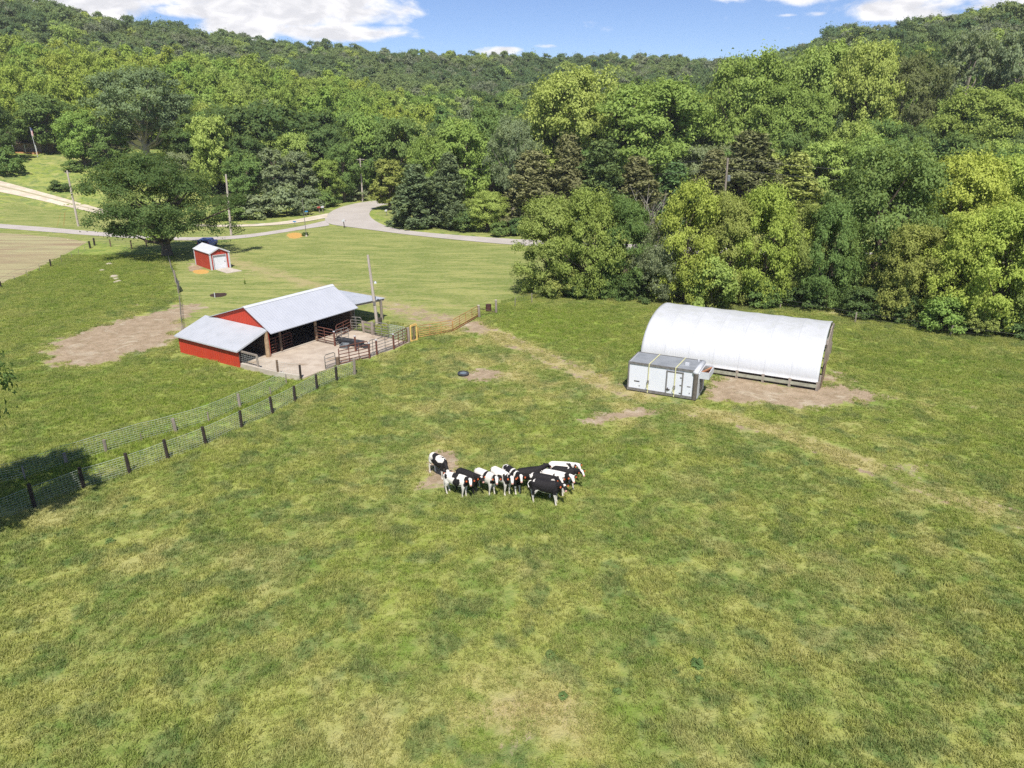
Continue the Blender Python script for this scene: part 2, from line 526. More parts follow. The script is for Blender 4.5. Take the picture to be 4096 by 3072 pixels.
RUT1 = [(1000, 702), (1050, 712), (1100, 736), (1170, 768), (1250, 803), (1330, 838), (1420, 868)]
RUT2 = [(1420, 872), (1520, 893), (1620, 915), (1720, 948), (1830, 990), (1930, 1028), (2060, 1075), (2212, 1125), (2300, 1150)]
RUT3 = [(455, 545), (540, 578), (640, 606), (740, 630), (830, 655), (930, 678), (1010, 702)]
RUT4 = [(1010, 712), (1040, 750), (1130, 800), (1240, 850), (1260, 890)]
RUT5 = [(640, 590), (760, 612), (900, 640), (1000, 668), (1030, 690)]
def r4_poly(): return SP([(0, 1990), (0, 1900), (400, 1760), (700, 1650), (1000, 1540), (1140, 1500), (1180, 1520), (1300, 1540), (900, 1720), (560, 1850), (200, 1980)])


MASKS = {
    'dirt': [
        (band(twin(RUT1, .8), .55), .3, .8), (band(twin(RUT1, -.8), .55), .3, .75), (band(twin(RUT2, .8), .5), .3, .7), (band(twin(RUT2, -.8), .5), .3, .72),
        (band(twin(RUT3, .8), .5), .5, .5), (band(twin(RUT3, -.8), .5), .5, .5), (band(RUT4, .6), .4, .5),
        (band([(880, 720), (905, 790), (935, 860), (925, 960)], .5), .5, .42), (FP([(985, 690), (1050, 694), (1075, 712), (1040, 728), (985, 715)]), 1.4, .75),
        (FP([(98, 765), (108, 738), (180, 712), (240, 695), (300, 682), (360, 668), (385, 656), (440, 657), (432, 668), (400, 684), (388, 735), (345, 750), (300, 762), (240, 785), (160, 801), (112, 793)]), 2.2, 1),
        (FP([(270, 664), (330, 642), (384, 617), (384, 622), (330, 650), (272, 672)]), 1.2, .62),
        (FP([(828, 648), (880, 656), (960, 676), (1030, 695), (1000, 712), (920, 700), (870, 690), (835, 680)]), 3.5, .72),
        (FP([(985, 712), (1030, 706), (1090, 733), (1180, 772), (1290, 815), (1390, 850), (1340, 860), (1200, 800), (1050, 742)]), 2.5, .5),
        (FP(ell(1042, 809, 44, 15)), 1.2, 1),
        (FP([(1518, 815), (1600, 812), (1700, 832), (1800, 826), (1870, 838), (1935, 858), (1900, 870), (1820, 878), (1750, 886), (1650, 874), (1540, 868), (1510, 850)]), 1.6, .95),
        (FP([(1770, 800), (1830, 800), (1860, 830), (1800, 840), (1760, 830)]), 1.5, .7),
        (FP([(1250, 908), (1300, 890), (1380, 878), (1422, 884), (1400, 898), (1335, 908), (1290, 926), (1256, 918)]), 1., .95),
        (FP([(1180, 775), (1260, 770), (1240, 790), (1190, 790)]), 1.5, .62),
        (FP([(930, 985), (975, 980), (990, 1005), (975, 1030), (955, 1050), (915, 1060), (900, 1085), (895, 1060), (920, 1020)]), .8, .95), (FP([(925, 975), (985, 972), (1000, 1015), (960, 1045), (930, 1010)]), .6, 1),
        (FP(ell(1980, 1008, 60, 16)), 1.2, .66),
        (FP(ell(1200, 1590, 100, 60)), 1.4, .52), (FP(ell(1730, 1350, 60, 40)), 1.2, .45),
        (FP(ell(860, 1445, 35, 14)), .6, .5), (FP(ell(1190, 1452, 50, 14)), .6, .6),
        (FP(ell(1120, 1610, 60, 40)), 1, .5), (FP(ell(1520, 1118, 22, 7)), .5, .66), (FP(ell(2105, 880, 40, 10)), 1, .6),
        (SP([(745, 1070), (765, 1045), (790, 1058), (840, 1085), (820, 1098), (775, 1092), (750, 1082)]), 1.0, .9),
        (FP([(1700, 655), (1780, 660), (1760, 668), (1700, 662)]), 1, .6),
        (FP([(1160, 640), (1230, 635), (1330, 640), (1300, 650), (1180, 650)]), 1.5, .55),
        (FP([(1760, 672), (1900, 690), (2000, 705), (2100, 722), (2212, 735), (2212, 728), (2050, 700), (1900, 680)]), 1.6, .8),
    ],
    'dry': [
        (band([(1300, 541), (1133, 533), (1000, 522), (880, 509), (800, 498), (745, 491)], 1.2), 1.2, .7), (band([(0, 417), (150, 449), (240, 469), (400, 490)], .9), .8, .6), (band([(0, 494), (200, 510), (340, 520)], .6), .6, .6),
        (band(RUT1, 3.6), 1.6, .85), (band(RUT2, 3.2), 1.6, .75), (band(RUT3, 5), 2.2, .8), (band(RUT4, 2.2), 1.4, .7), (band(RUT5, 3), 2, .55),
        (band([(840, 860), (980, 850), (1100, 900), (1180, 980)], 1.6), 1.4, .5), (FP(ell(1150, 1540, 150, 80)), 2.2, 1), (FP(ell(1850, 1400, 160, 60)), 3, .6), (FP(ell(640, 1420, 90, 40)), 2.5, .55),
        (FP(ell(1650, 1120, 160, 30)), 3, .5), (FP(ell(350, 1180, 140, 30)), 3, .5),
        (FP([(500, 570), (600, 590), (720, 622), (800, 640), (900, 655), (1010, 700), (1180, 765), (1400, 850), (1550, 890), (1750, 960), (1900, 1010), (1880, 1025), (1600, 920), (1300, 850), (1100, 790), (960, 730), (850, 720), (830, 660), (700, 625), (600, 610)]), 4, .8),
        (FP([(960, 780), (1150, 760), (1400, 860), (1700, 890), (1900, 880), (1950, 830), (2050, 860), (1980, 930), (1700, 960), (1400, 940), (1150, 860), (1000, 840)]), 6, .75),
        (FP([(880, 850), (960, 850), (1000, 960), (900, 1080), (860, 1000)]), 3, .55),
        (FP([(1000, 1380), (1300, 1380), (1450, 1659), (950, 1659)]), 4, .62),
        (FP([(1650, 1250), (1850, 1280), (2000, 1420), (1800, 1450)]), 4, .45),
        (FP([(0, 1180), (200, 1080), (500, 1180), (300, 1400), (0, 1500)]), 5, .35),
        (FP([(510, 555), (530, 545), (545, 570), (520, 585)]), 2, .7),
        (FP([(60, 325), (300, 330), (320, 345), (100, 350)]), 6, .6),
    ],
    'lush': [
        (r4_poly(), 1.5, 1),
        (FP([(1040, 655), (1150, 650), (1300, 655), (1400, 665), (1400, 770), (1250, 760), (1060, 720)]), 5, .9),
        (FP([(1790, 715), (2212, 780), (2212, 1000), (1950, 840), (1820, 790)]), 5, .8),
        (FP([(0, 800), (400, 790), (620, 800), (300, 960), (0, 980)]), 4, .6),
        (FP([(0, 620), (200, 530), (370, 560), (360, 630), (200, 680), (0, 760)]), 5, .7),
        (FP([(800, 460), (900, 490), (1140, 515), (1140, 490), (860, 450)]), 4, 1),
        (FP([(1150, 920), (1500, 950), (1500, 1100), (1150, 1100)]), 6, .4),
        (FP([(60, 345), (330, 350), (420, 470), (200, 440)]), 6, .25),
    ],
    'lawn': [
        (FP([(375, 545), (440, 530), (540, 516), (700, 487), (800, 495), (1133, 532), (1400, 560), (1250, 590), (1133, 600), (1130, 640), (1075, 655), (1035, 672), (1020, 700), (890, 705), (840, 690), (600, 740), (480, 720), (392, 720), (388, 655), (375, 600)]), .9, 1),
        (FP([(0, 416), (240, 468), (400, 489), (600, 487), (700, 475), (690, 482), (540, 508), (380, 512), (200, 498), (0, 483)]), 1, 1),
        (FP([(0, 494), (200, 509), (340, 519), (400, 525), (330, 535), (200, 522), (0, 505)]), 1, .9),
        (FP([(800, 460), (900, 495), (1140, 518), (1140, 500), (860, 450)]), 1, .9),
    ],
    'stub': [(FP([(0, 503), (60, 507), (130, 513), (192, 522), (120, 560), (60, 590), (0, 614), (-60, 640), (-200, 640), (-200, 480)]), 1.5, 1)],
    'mulch': [(SP([(840, 1180), (855, 1172), (905, 1171), (907, 1176), (900, 1186), (870, 1189), (845, 1186)]), .5, 1)],
    'chips': [(SP(ell(804, 1087, 33, 9)), .6, 1), (SP(ell(1180, 942, 32, 12)), 1.2, 1)],
}


def mask(k, X, Y):
    v = np.zeros(X.shape)
    for P, s, a in MASKS[k]: v = np.maximum(v, a * soft(P, X, Y, s))
    return v


# ------------------------------------------------------------------ terrain sheet
def axis(lo, hi, step, outer_lo, outer_hi, g=1.07, mx=14):
    a = list(np.arange(lo, hi + step / 2, step)); s = step
    while a[-1] < outer_hi: s = min(s * g, mx); a.append(a[-1] + s)
    s = step; b = [lo]
    while b[-1] > outer_lo: s = min(s * g, mx); b.append(b[-1] - s)
    return np.array(b[::-1][:-1] + a)


gx = axis(-62, 58, .42, -660, 660); gy = axis(18, 112, .42, -160, 930)
X, Y = np.meshgrid(gx, gy)
Z = Hn(X, Y)
nx, ny = len(gx), len(gy)
V = np.stack([X.ravel(), Y.ravel(), Z.ravel()], 1)
ii = (np.arange(ny - 1)[:, None] * nx + np.arange(nx - 1)[None]).ravel()
Fq = np.stack([ii, ii + 1, ii + nx + 1, ii + nx], 1)
at = {k: mask(k, X.ravel(), Y.ravel()) for k in MASKS}
xr, yr = X.ravel(), Y.ravel(); rr = np.hypot(xr, yr); az = np.arctan2(xr, np.maximum(yr, 1))
wood = np.clip((rr - 235) / 20, 0, 1)
wood = np.maximum(wood, np.clip((rr - 165) / 10, 0, 1) * (az > R(-22)) * (az < R(-19)))
wood = np.maximum(wood, np.clip((rr - 152) / 10, 0, 1) * np.clip((az - R(-5)) / R(3), 0, 1))
at['wood'] = wood
npmesh('ground', V, Fq, M['ground'], smooth=True, attrs=at)
tag(bpy.data.objects['ground'], kind='structure')


def strip(name, A, B, mat, lift=.05, n=60, m=6, lab=None):
    def rs(P):
        P = np.array(P, float); d = np.r_[0, np.cumsum(np.hypot(*np.diff(P, axis=0).T))]; t = np.linspace(0, d[-1], n)
        return np.stack([np.interp(t, d, P[:, 0]), np.interp(t, d, P[:, 1])], 1)
    A = FP(A); B = FP(B); A = rs(A); B = rs(B)
    Vv = []
    for i in range(n):
        for j in range(m):
            p = A[i] * (1 - j / (m - 1)) + B[i] * (j / (m - 1)); Vv.append((p[0], p[1], H(*p) + lift))
    ii = (np.arange(n - 1)[:, None] * m + np.arange(m - 1)[None]).ravel()
    F = np.stack([ii, ii + 1, ii + m + 1, ii + m], 1)
    o = npmesh(name, Vv, F, mat, smooth=True)
    bm = bmesh.new(); bm.from_mesh(o.data); bmesh.ops.recalc_face_normals(bm, faces=bm.faces)
    if sum(f.normal.z for f in bm.faces) < 0: bmesh.ops.reverse_faces(bm, faces=bm.faces)
    bm.to_mesh(o.data); bm.free()
    return tag(o, kind='structure')


def smooth_pts(P, it=2):
    for _ in range(it):
        Q = [P[0]]
        for a, b in zip(P[:-1], P[1:]):
            Q += [(a[0] * .75 + b[0] * .25, a[1] * .75 + b[1] * .25), (a[0] * .25 + b[0] * .75, a[1] * .25 + b[1] * .75)]
        P = Q + [P[-1]]
    return P


strip('road', smooth_pts([(2330, 577), (2212, 572), (1700, 557), (1300, 539), (1133, 531.5), (1000, 520), (880, 507.5), (800, 496.5), (745, 489.5), (712, 485), (700, 476), (706, 463), (730, 449), (765, 440), (800, 434.5), (850, 431)]),
      smooth_pts([(2330, 560), (2212, 556), (1700, 541), (1300, 526), (1133, 518.5), (1000, 509.5), (900, 501), (850, 494), (822, 484), (805, 474), (798, 466), (798, 460), (803, 453), (812, 448), (830, 442.5), (860, 438)]), M['road'], .05, 160, 8)
strip('drive', smooth_pts([(-40, 489), (0, 493), (100, 501), (200, 509), (340, 518.5), (430, 520), (520, 516), (600, 504.5), (660, 494.5), (712, 487)]),
      smooth_pts([(-40, 480), (0, 484), (100, 491), (200, 500), (340, 512), (430, 513.5), (520, 509), (600, 498), (660, 487), (706, 476)]), M['lane'], .035, 100, 4)
TA = [(-40, 408), (0, 415), (60, 427), (150, 448), (240, 468), (320, 482), (400, 489), (500, 491), (600, 487), (660, 479.5), (706, 471)]
TB = [(-40, 382), (0, 391), (60, 407), (150, 432), (240, 458), (320, 475), (400, 484), (500, 487.5), (600, 481.5), (660, 471), (709, 461)]
strip('gravel_track', smooth_pts(TA), smooth_pts(TB), M['gravel'], .07, 120, 6)
mid = lambda f: [(a[0] * (1 - f) + b[0] * f, a[1] * (1 - f) + b[1] * f) for a, b in zip(TA, TB)]
strip('track_grass_strip', smooth_pts(mid(.47))[:28], smooth_pts(mid(.60))[:28], M['rut'], .085, 80, 3)

# ------------------------------------------------------------------ barn
BX, BY, BA = -21.9, 54.6, 1.0
bf = frame2(BX, BY, BA)
be = (math.cos(BA), math.sin(BA), 0); bn = (math.sin(BA), -math.cos(BA), 0)
M['roof_white'] = ribbed('white_ribbed_roof', (.445, .46, .505), (.41, .425, .465), be, .3, .5, .012)
M['roof_white_t'] = ribbed('white_ribbed_lean_roof', (.445, .46, .49), (.39, .405, .43), bn, .3, .5, .012)
M['roof_grey'] = ribbed('grey_ribbed_roof', (.48, .50, .54), (.38, .40, .43), bn, .3, .5, .012)
M['red_n'] = ribbed('red_barn_siding', (.56, .05, .022), (.46, .045, .022), bn, .3, .6, .02)
M['red_e'] = ribbed('red_barn_side_siding', (.52, .05, .022), (.42, .04, .02), be, .3, .6, .02)

barn = empty('cattle_barn', bf(0, 0, 0), label='long red cattle barn with white metal roof and open front on the concrete yard', cat='barn')
s0, s1, tf, tr_, tb = 2.8, 12.9, .72, -2.4, -8.1
ze, zr, zb = 2.26, 4.07, 2.3
# main roof: two slabs with ridge cap, a lean-to roof each end
MB().slab([bf(s0, tf, ze), bf(s1, tf, ze), bf(s1, tr_, zr), bf(s0, tr_, zr)], .06).build('roof', M['roof_white'], barn)
rfb = MB().slab([bf(s0, tr_, zr + .004), bf(s1, tr_, zr + .004), bf(s1, tb, zb), bf(s0, tb, zb)], .06).build('roof', M['roof_white'], barn)
cap = MB()
cap.slab([bf(s0 - .02, tr_ + .22, zr - .085), bf(s1 + .02, tr_ + .22, zr - .085), bf(s1 + .02, tr_, zr + .05), bf(s0 - .02, tr_, zr + .05)], .02)
cap.slab([bf(s0 - .02, tr_, zr + .05), bf(s1 + .02, tr_, zr + .05), bf(s1 + .02, tr_ - .22, zr + .0), bf(s0 - .02, tr_ - .22, zr + .0)], .02)
cap.build('ridge_cap', M['white_paint'], barn)
lr = MB().slab([bf(-.22, .14, 1.47), bf(s0 + .16, .14, 2.52), bf(s0 + .16, -8.05, 2.52), bf(-.22, -8.05, 1.47)], .06).build('lean_to_roof', M['roof_white_t'], barn)
MB().bar(bf(-.24, .15, 1.40), bf(s0 + .1, .15, 2.44), .04, .14).bar(bf(-.24, .15, 1.40), bf(-.24, -8.05, 1.40), .03, .1).build('roof_trim', M['white_paint'], barn)
rr_ = MB().slab([bf(s1 - .1, -.1, 2.42), bf(17.5, -.1, 2.14), bf(17.5, -7.6, 2.14), bf(s1 - .1, -7.6, 2.42)], .05).build('shed_roof', M['roof_grey'], barn)
MB().bar(bf(s1 + .1, -.2, 2.28), bf(17.4, -.2, 2.0), .08, .22).bar(bf(17.35, -.25, 2.0), bf(17.35, -7.5, 2.0), .08, .2).build('roof_beam', M['wood_grey'], barn)
# walls
MB().hexa([bf(0, 0, -.3), bf(.05, 0, -.3), bf(.05, -7.9, -.3), bf(0, -7.9, -.3), bf(0, 0, 1.44), bf(.05, 0, 1.46), bf(.05, -7.9, 1.46), bf(0, -7.9, 1.44)]).build('end_wall', M['red_n'], barn)
gw = MB()
P = [bf(3.0, .1, -.2), bf(3.0, -7.9, -.2), bf(3.0, -7.9, 2.28), bf(3.0, tr_, zr - .08), bf(3.0, .1, 2.55)]
Q = [p + Vector(be) * .06 for p in P]
gw.add(P + Q, [[0, 1, 2, 3, 4], [9, 8, 7, 6, 5]] + [[i, 5 + i, 5 + (i + 1) % 5, (i + 1) % 5] for i in range(5)])
gw.build('gable_wall', M['red_n'], barn)
gw = MB()
P = [bf(12.7, .1, 1.2), bf(12.7, -7.9, 1.2), bf(12.7, -7.9, 2.28), bf(12.7, tr_, zr - .08), bf(12.7, .1, 2.55)]
Q = [p + Vector(be) * .06 for p in P]
gw.add(P + Q, [[0, 1, 2, 3, 4], [9, 8, 7, 6, 5]] + [[i, 5 + i, 5 + (i + 1) % 5, (i + 1) % 5] for i in range(5)])
gw.build('gable_wall', M['wood_brown'], barn)
MB().bar(bf(3.06, -7.87, .9), bf(12.7, -7.87, .9), .06, 2.4).bar(bf(.05, -7.87, .5), bf(3.05, -7.87, .5), .06, 1.8).build('back_wall', M['red_e'], barn)
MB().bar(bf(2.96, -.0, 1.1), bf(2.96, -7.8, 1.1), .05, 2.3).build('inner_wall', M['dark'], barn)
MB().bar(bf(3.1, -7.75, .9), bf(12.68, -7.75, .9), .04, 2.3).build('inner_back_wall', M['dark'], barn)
MB().bar(bf(3.0, -.02, 2.42), bf(12.8, -.02, 2.42), .1, .28).build('header_beam', M['wood_brown'], barn)
for s_, t_, hh, r_, mt in ((2.85, 0, 2.3, .2, 'wood_tan'), (4.3, -.05, 2.3, .12, 'wood_brown'), (8.2, 0, 2.4, .14, 'wood_tan'), (12.6, 0, 2.3, .14, 'wood_brown'),
                           (8.2, -4, 3.3, .12, 'wood_brown'), (5.5, -4, 3.3, .1, 'wood_brown'), (17.0, -.25, 2.05, .15, 'wood_grey'), (17.1, -7.2, 2.0, .13, 'wood_grey'), (14.8, -7.2, 2.0, .12, 'wood_grey'), (13.3, -.3, 2.2, .1, 'wood_grey')):
    p = bf(s_, t_)
    MB().tube([(p.x, p.y, -.3), (p.x, p.y, hh)], [r_, r_ * .88], 8).build('post', M[mt], barn)
MB().bar(bf(12.7, -.1, .6), bf(12.7, -7.8, .6), .05, 1.3).build('partition', M['wood_brown'], barn)
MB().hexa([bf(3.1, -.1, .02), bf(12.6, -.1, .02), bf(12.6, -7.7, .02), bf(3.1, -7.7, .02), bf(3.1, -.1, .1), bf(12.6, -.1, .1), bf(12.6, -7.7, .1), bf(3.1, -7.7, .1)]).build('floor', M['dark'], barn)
MB().bar(bf(3.0, .0, .12), bf(12.6, .0, .12), .14, .22).build('sill', M['concrete2'], barn)
MB().hexa([bf(10.2, -5.6, .7), bf(11.6, -5.6, .7), bf(11.6, -5.7, .7), bf(10.2, -5.7, .7), bf(10.2, -5.6, 1.9), bf(11.6, -5.6, 1.9), bf(11.6, -5.7, 1.9), bf(10.2, -5.7, 1.9)]).build('inner_panel', M['grey_tub'], barn)
MB().bar(bf(.08, -.02, .55), bf(.08, -.02, 1.4), .1, .1).build('corner_trim', M['dark'], barn)

# concrete yard with a kerb wall
yard_px = [(969, 1473), (1033, 1489), (1114, 1507), (1200, 1521), (1304, 1482), (1359, 1461), (1479, 1432), (1512, 1418), (1574, 1398), (1637, 1371), (1592, 1362), (1508, 1338), (1410, 1322)]
yp = [G(u, v).xy for u, v in yard_px]
yp += [bf(12.6, .05).xy, bf(3.0, .05).xy, bf(2.9, -7.7).xy, bf(.06, -7.7).xy]
MB().slab([(p[0], p[1], .13) for p in yp], .4).build('yard_slab', M['concrete'])
tag(bpy.data.objects['yard_slab'], kind='structure')
kb = MB()
kerb = [G(u, v) for u, v in [(969, 1473), (1033, 1489), (1114, 1507), (1200, 1521)]]
for a, b in zip(kerb[:-1], kerb[1:]): kb.bar((a.x, a.y, .15), (b.x, b.y, .15), .2, .52)
tag(kb.build('kerb_wall', M['concrete2']), label='low pale concrete kerb wall along the left edge of the barn yard', cat='wall')


# ------------------------------------------------------------------ posts, gates, fences
def post_h(u, v, vt): p = G(u, v); return p, top_z(p, vt)


def make_post(u, v, vt, r, mat, label, name='fence_post', cat='post', ut=None, capm=None, group=None, square=False):
    p, h = post_h(u, v, vt)
    lean = Vector((0, 0, 0))
    if ut is not None: lean.x = (ut - P2(p + Vector((0, 0, h)))[0]) / pxm(p)
    root = MB().tube([(p.x, p.y, p.z - .2), (p.x + lean.x, p.y, p.z + h)], [r, r * .93], 8).build(name, mat)
    o = root
    # keep the origin at the foot
    o.data.transform(Matrix.Translation(-p)); o.location = p
    tag(o, label, cat, group)
    if capm:
        c = MB().tube([(0 + lean.x, 0, h), (lean.x, 0, h + .06)], r * 1.05, 8)
        q = npmesh('cap', [tuple(v_) for v_ in c.v], c.f, capm, o)
    return o


def P2(p):
    fw = p.y * cp - (p.z - CAM_H) * sp; up = p.y * sp + (p.z - CAM_H) * cp
    return 2048 + FPX * p.x / fw, 1536 - FPX * up / fw


def pipe_gate(p, q, h0, h, n, mat, label, lift=.15, r=.028, stiles=1, group=None, name='pipe_gate', cat='gate', zt=None):
    """tubular farm gate from p to q; a rounded frame, n rails, upright stiles"""
    p = Vector((p.x, p.y, p.z)); q = Vector((q.x, q.y, q.z))
    root = empty(name, p, label=label, cat=cat, group=group)
    a0 = p + Vector((0, 0, lift)); b0 = q + Vector((0, 0, lift)); up = Vector((0, 0, h)); d = (q - p).normalized() * .12
    fr_ = MB()
    fr_.tube([a0, a0 + up * .9, a0 + up + d, b0 + up - d, b0 + up * .9, b0, a0 + d * .01], r * 1.25, 6)
    fr_.build('frame', mat, root, True)
    for k in range(1, n - 1):
        f = k / (n - 1)
        f = f ** 1.15
        MB().tube([a0 + up * f, b0 + up * f], r, 6).build('rail', mat, root)
    for k in range(stiles):
        f = (k + 1) / (stiles + 1)
        c = a0.lerp(b0, f)
        MB().tube([c, c + up], r, 6).build('stile', mat, root)
    return root


def q3(x, y): return G(1220 + .1989 * x, 1260 + .1989 * y)


def q1(x, y): return G(680 + .4521 * x, 1080 + .4521 * y)


def q7(x, y): return G(1500 + .2712 * x, 1150 + .2712 * y)


YZ = Vector((0, 0, .13))
def yz(p): return Vector((p.x, p.y, max(p.z, .13)))


pipe_gate(yz(q1(875, 770)), yz(q1(1085, 690)), 0, 1.25, 6, M['rust'], 'rusty pipe gate across the left bay of the barn front', .1, stiles=2)
pipe_gate(yz(q3(225, 540)), yz(q3(595, 618)), 0, 1.3, 6, M['rust'], 'rusty five rail gate running from the barn post to the first yard post', .1)
pipe_gate(yz(q3(612, 622)), yz(q3(885, 545)), 0, 1.25, 6, M['galv'], 'pale pipe gate behind the black feed bunk', .1)
pipe_gate(yz(q3(640, 470)), yz(q3(925, 330)), 0, 1.05, 5, M['rust'], 'dark red gate in the shade of the barn eave', .1)
pipe_gate(yz(q3(935, 330)), yz(q3(1150, 345)), 0, 1.25, 6, M['galv'], 'short grey gate between the red gate and the board fence', .1)
pipe_gate(yz(q3(418, 1108)), yz(q3(622, 1035)), 0, 1.1, 5, M['galv'], 'small open rusty gate nearest the wire fence at the yard mouth', .05, stiles=0)
pipe_gate(yz(q3(700, 1010)), yz(q3(1288, 868)), 0, 1.35, 6, M['rust'], 'wide brown pipe gate closing the front of the yard', .08, r=.036, stiles=2)
pipe_gate(yz(q3(1310, 850)), yz(q3(1438, 805)), 0, 1.3, 6, M['galv'], 'narrow grey gate between two brown posts in front of the feed bunk', .1)
pipe_gate(yz(q3(1458, 800)), yz(q3(1780, 688)), 0, 1.25, 6, M['galv'], 'thin grey rail panel across the empty part of the yard', .1)
pipe_gate(yz(q3(1798, 685)), yz(q3(2062, 558)), 0, 1.25, 6, M['rust'], 'dark rail gate ending at the tall grey post by the yellow head gate', .05, stiles=2)
pipe_gate(yz(q3(1412, 422)), yz(q3(1680, 472)), 0, 1.2, 6, M['galv'], 'grey green tube gate on the far side of the yard', .1, stiles=1)
pipe_gate(yz(q3(1690, 475)), yz(q3(2030, 545)), 0, 1.2, 9, M['wire'], 'wire mesh panel with grey frame on the far side of the yard', .1, r=.014, stiles=8)
pipe_gate(q7(640, 748), q7(1142, 655), 0, 1.05, 6, M['rust_yellow'], 'long rusty yellow gate next to the yellow head gate', .1, r=.026, stiles=2)
pipe_gate(q7(1152, 650), q7(1518, 438), 0, 1.05, 6, M['rust_yellow'], 'rusty orange gate ending at the grey corner post in the grass', .1, r=.028, stiles=3)

for (x, y, xt, yt, lab) in ((605, 630, 580, 340, 'brown steel yard post left of the feed bunk'), (1020, 738, 1000, 430, 'brown steel yard post standing in front of the feed bunk'),
                            (1300, 872, 1280, 572, 'brown steel post at the end of the wide yard gate'), (1450, 812, 1427, 508, 'brown steel post between the two thin grey gates'),
                            (1790, 692, 1770, 392, 'brown steel post at the corner by the dark rail gate')):
    make_post(1220 + .1989 * x, 1260 + .1989 * y, 1260 + .1989 * yt, .085, M['rust'], lab, name='yard_post', ut=1220 + .1989 * xt, capm=M['white_paint'], group='brown yard posts with white caps')
make_post(1220 + .1989 * 665, 1260 + .1989 * 1012, 1260 + .1989 * 850, .16, M['wood_brown'], 'short thick timber post beside the small open gate', name='yard_post')
make_post(1636, 1369, 1310, .14, M['wood_grey'], 'tall grey timber post touching the yellow head gate', name='yard_post', ut=1631)
make_post(1458, 1332, 1284, .13, M['wood_grey'], 'grey timber post at the left end of the board fence', name='yard_post', ut=1449)
make_post(1492, 1341, 1288, .15, M['wood_grey'], 'thick grey timber post in the middle of the board fence', name='yard_post', ut=1487)
make_post(1500 + .2712 * 1540, 1150 + .2712 * 440, 1150 + .2712 * 268, .13, M['wood_grey'], 'grey corner post where the rusty orange gate ends', ut=1500 + .2712 * 1528, capm=M['concrete2'])
make_post(1500 + .2712 * 1790, 1150 + .2712 * 378, 1150 + .2712 * 190, .12, M['wood_grey'], 'grey post right of the rusty barrel', ut=1500 + .2712 * 1783, capm=M['concrete2'])
make_post(1500 + .2712 * 2066, 1150 + .2712 * 290, 1150 + .2712 * 160, .03, M['galv'], 'thin metal stake in the grass right of the rusty barrel')

# board fence by the lean-to
bfence = empty('board_fence', q3(1190, 360), label='weathered grey board fence between the barn and the tube gate', cat='fence')
a, b = yz(q3(1165, 355)), yz(q3(1420, 415))
for k, zz in enumerate((.25, .62, 1.0)):
    MB().bar(a + Vector((0, 0, zz)), b + Vector((0, 0, zz)), .05, .2).build('board', M['wood_grey'], bfence)
# brace rail of the corner post
br = MB().tube([q7(1540, 440) + Vector((0, 0, .95)), q7(1785, 378) + Vector((0, 0, .1))], .035, 6).tube([q7(1540, 440) + Vector((0, 0, .2)), q7(1785, 378) + Vector((0, 0, .2))], .01, 5).build('brace_rail', M['wood_brown'])
tag(br, label='slanting brown brace rail between the two grey posts by the barrel', cat='rail')

# barrel
p = q7(1675, 355)
bar_ = MB(); rr2 = .29; hh = top_z(p, 1150 + .2712 * 250)
prof = [(0, rr2 * .97), (.02, rr2), (hh * .33 - .02, rr2), (hh * .33, rr2 * 1.04), (hh * .33 + .02, rr2), (hh * .66 - .02, rr2), (hh * .66, rr2 * 1.04), (hh * .66 + .02, rr2), (hh - .03, rr2), (hh, rr2 * 1.03)]
bar_.tube([(p.x, p.y, p.z + z) for z, _ in prof], [r_ for _, r_ in prof], 18)
tag(bar_.build('barrel', M['barrel']), label='dark rusty ribbed steel barrel standing in the grass between two grey posts', cat='barrel')

# yellow head gate
a, b = q7(532, 800), q7(622, 774)
hg = empty('head_gate', a, label='yellow steel cattle head gate beside the tall grey post', cat='head gate')
hz = top_z(a, 1150 + .2712 * 570)
MB().bar(a, a + Vector((0, 0, hz)), .12).bar(b, b + Vector((0, 0, hz)), .12).bar(a + Vector((0, 0, hz)), b + Vector((0, 0, hz)), .14, .12).bar(a + Vector((0, 0, .06)), b + Vector((0, 0, .06)), .1).build('frame', M['yellow'], hg)
c1, c2 = a.lerp(b, .4), a.lerp(b, .62)
for c in (c1, c2): MB().bar(c + Vector((0, 0, .1)), c + Vector((0, 0, hz - .06)), .09).build('neck_bar', M['wood_brown'], hg)
MB().tube([a.lerp(b, .1) + Vector((0, -.05, hz + .08)), a.lerp(b, .95) + Vector((0, -.05, hz + .12))], .03, 6).build('lever', M['yellow'], hg)

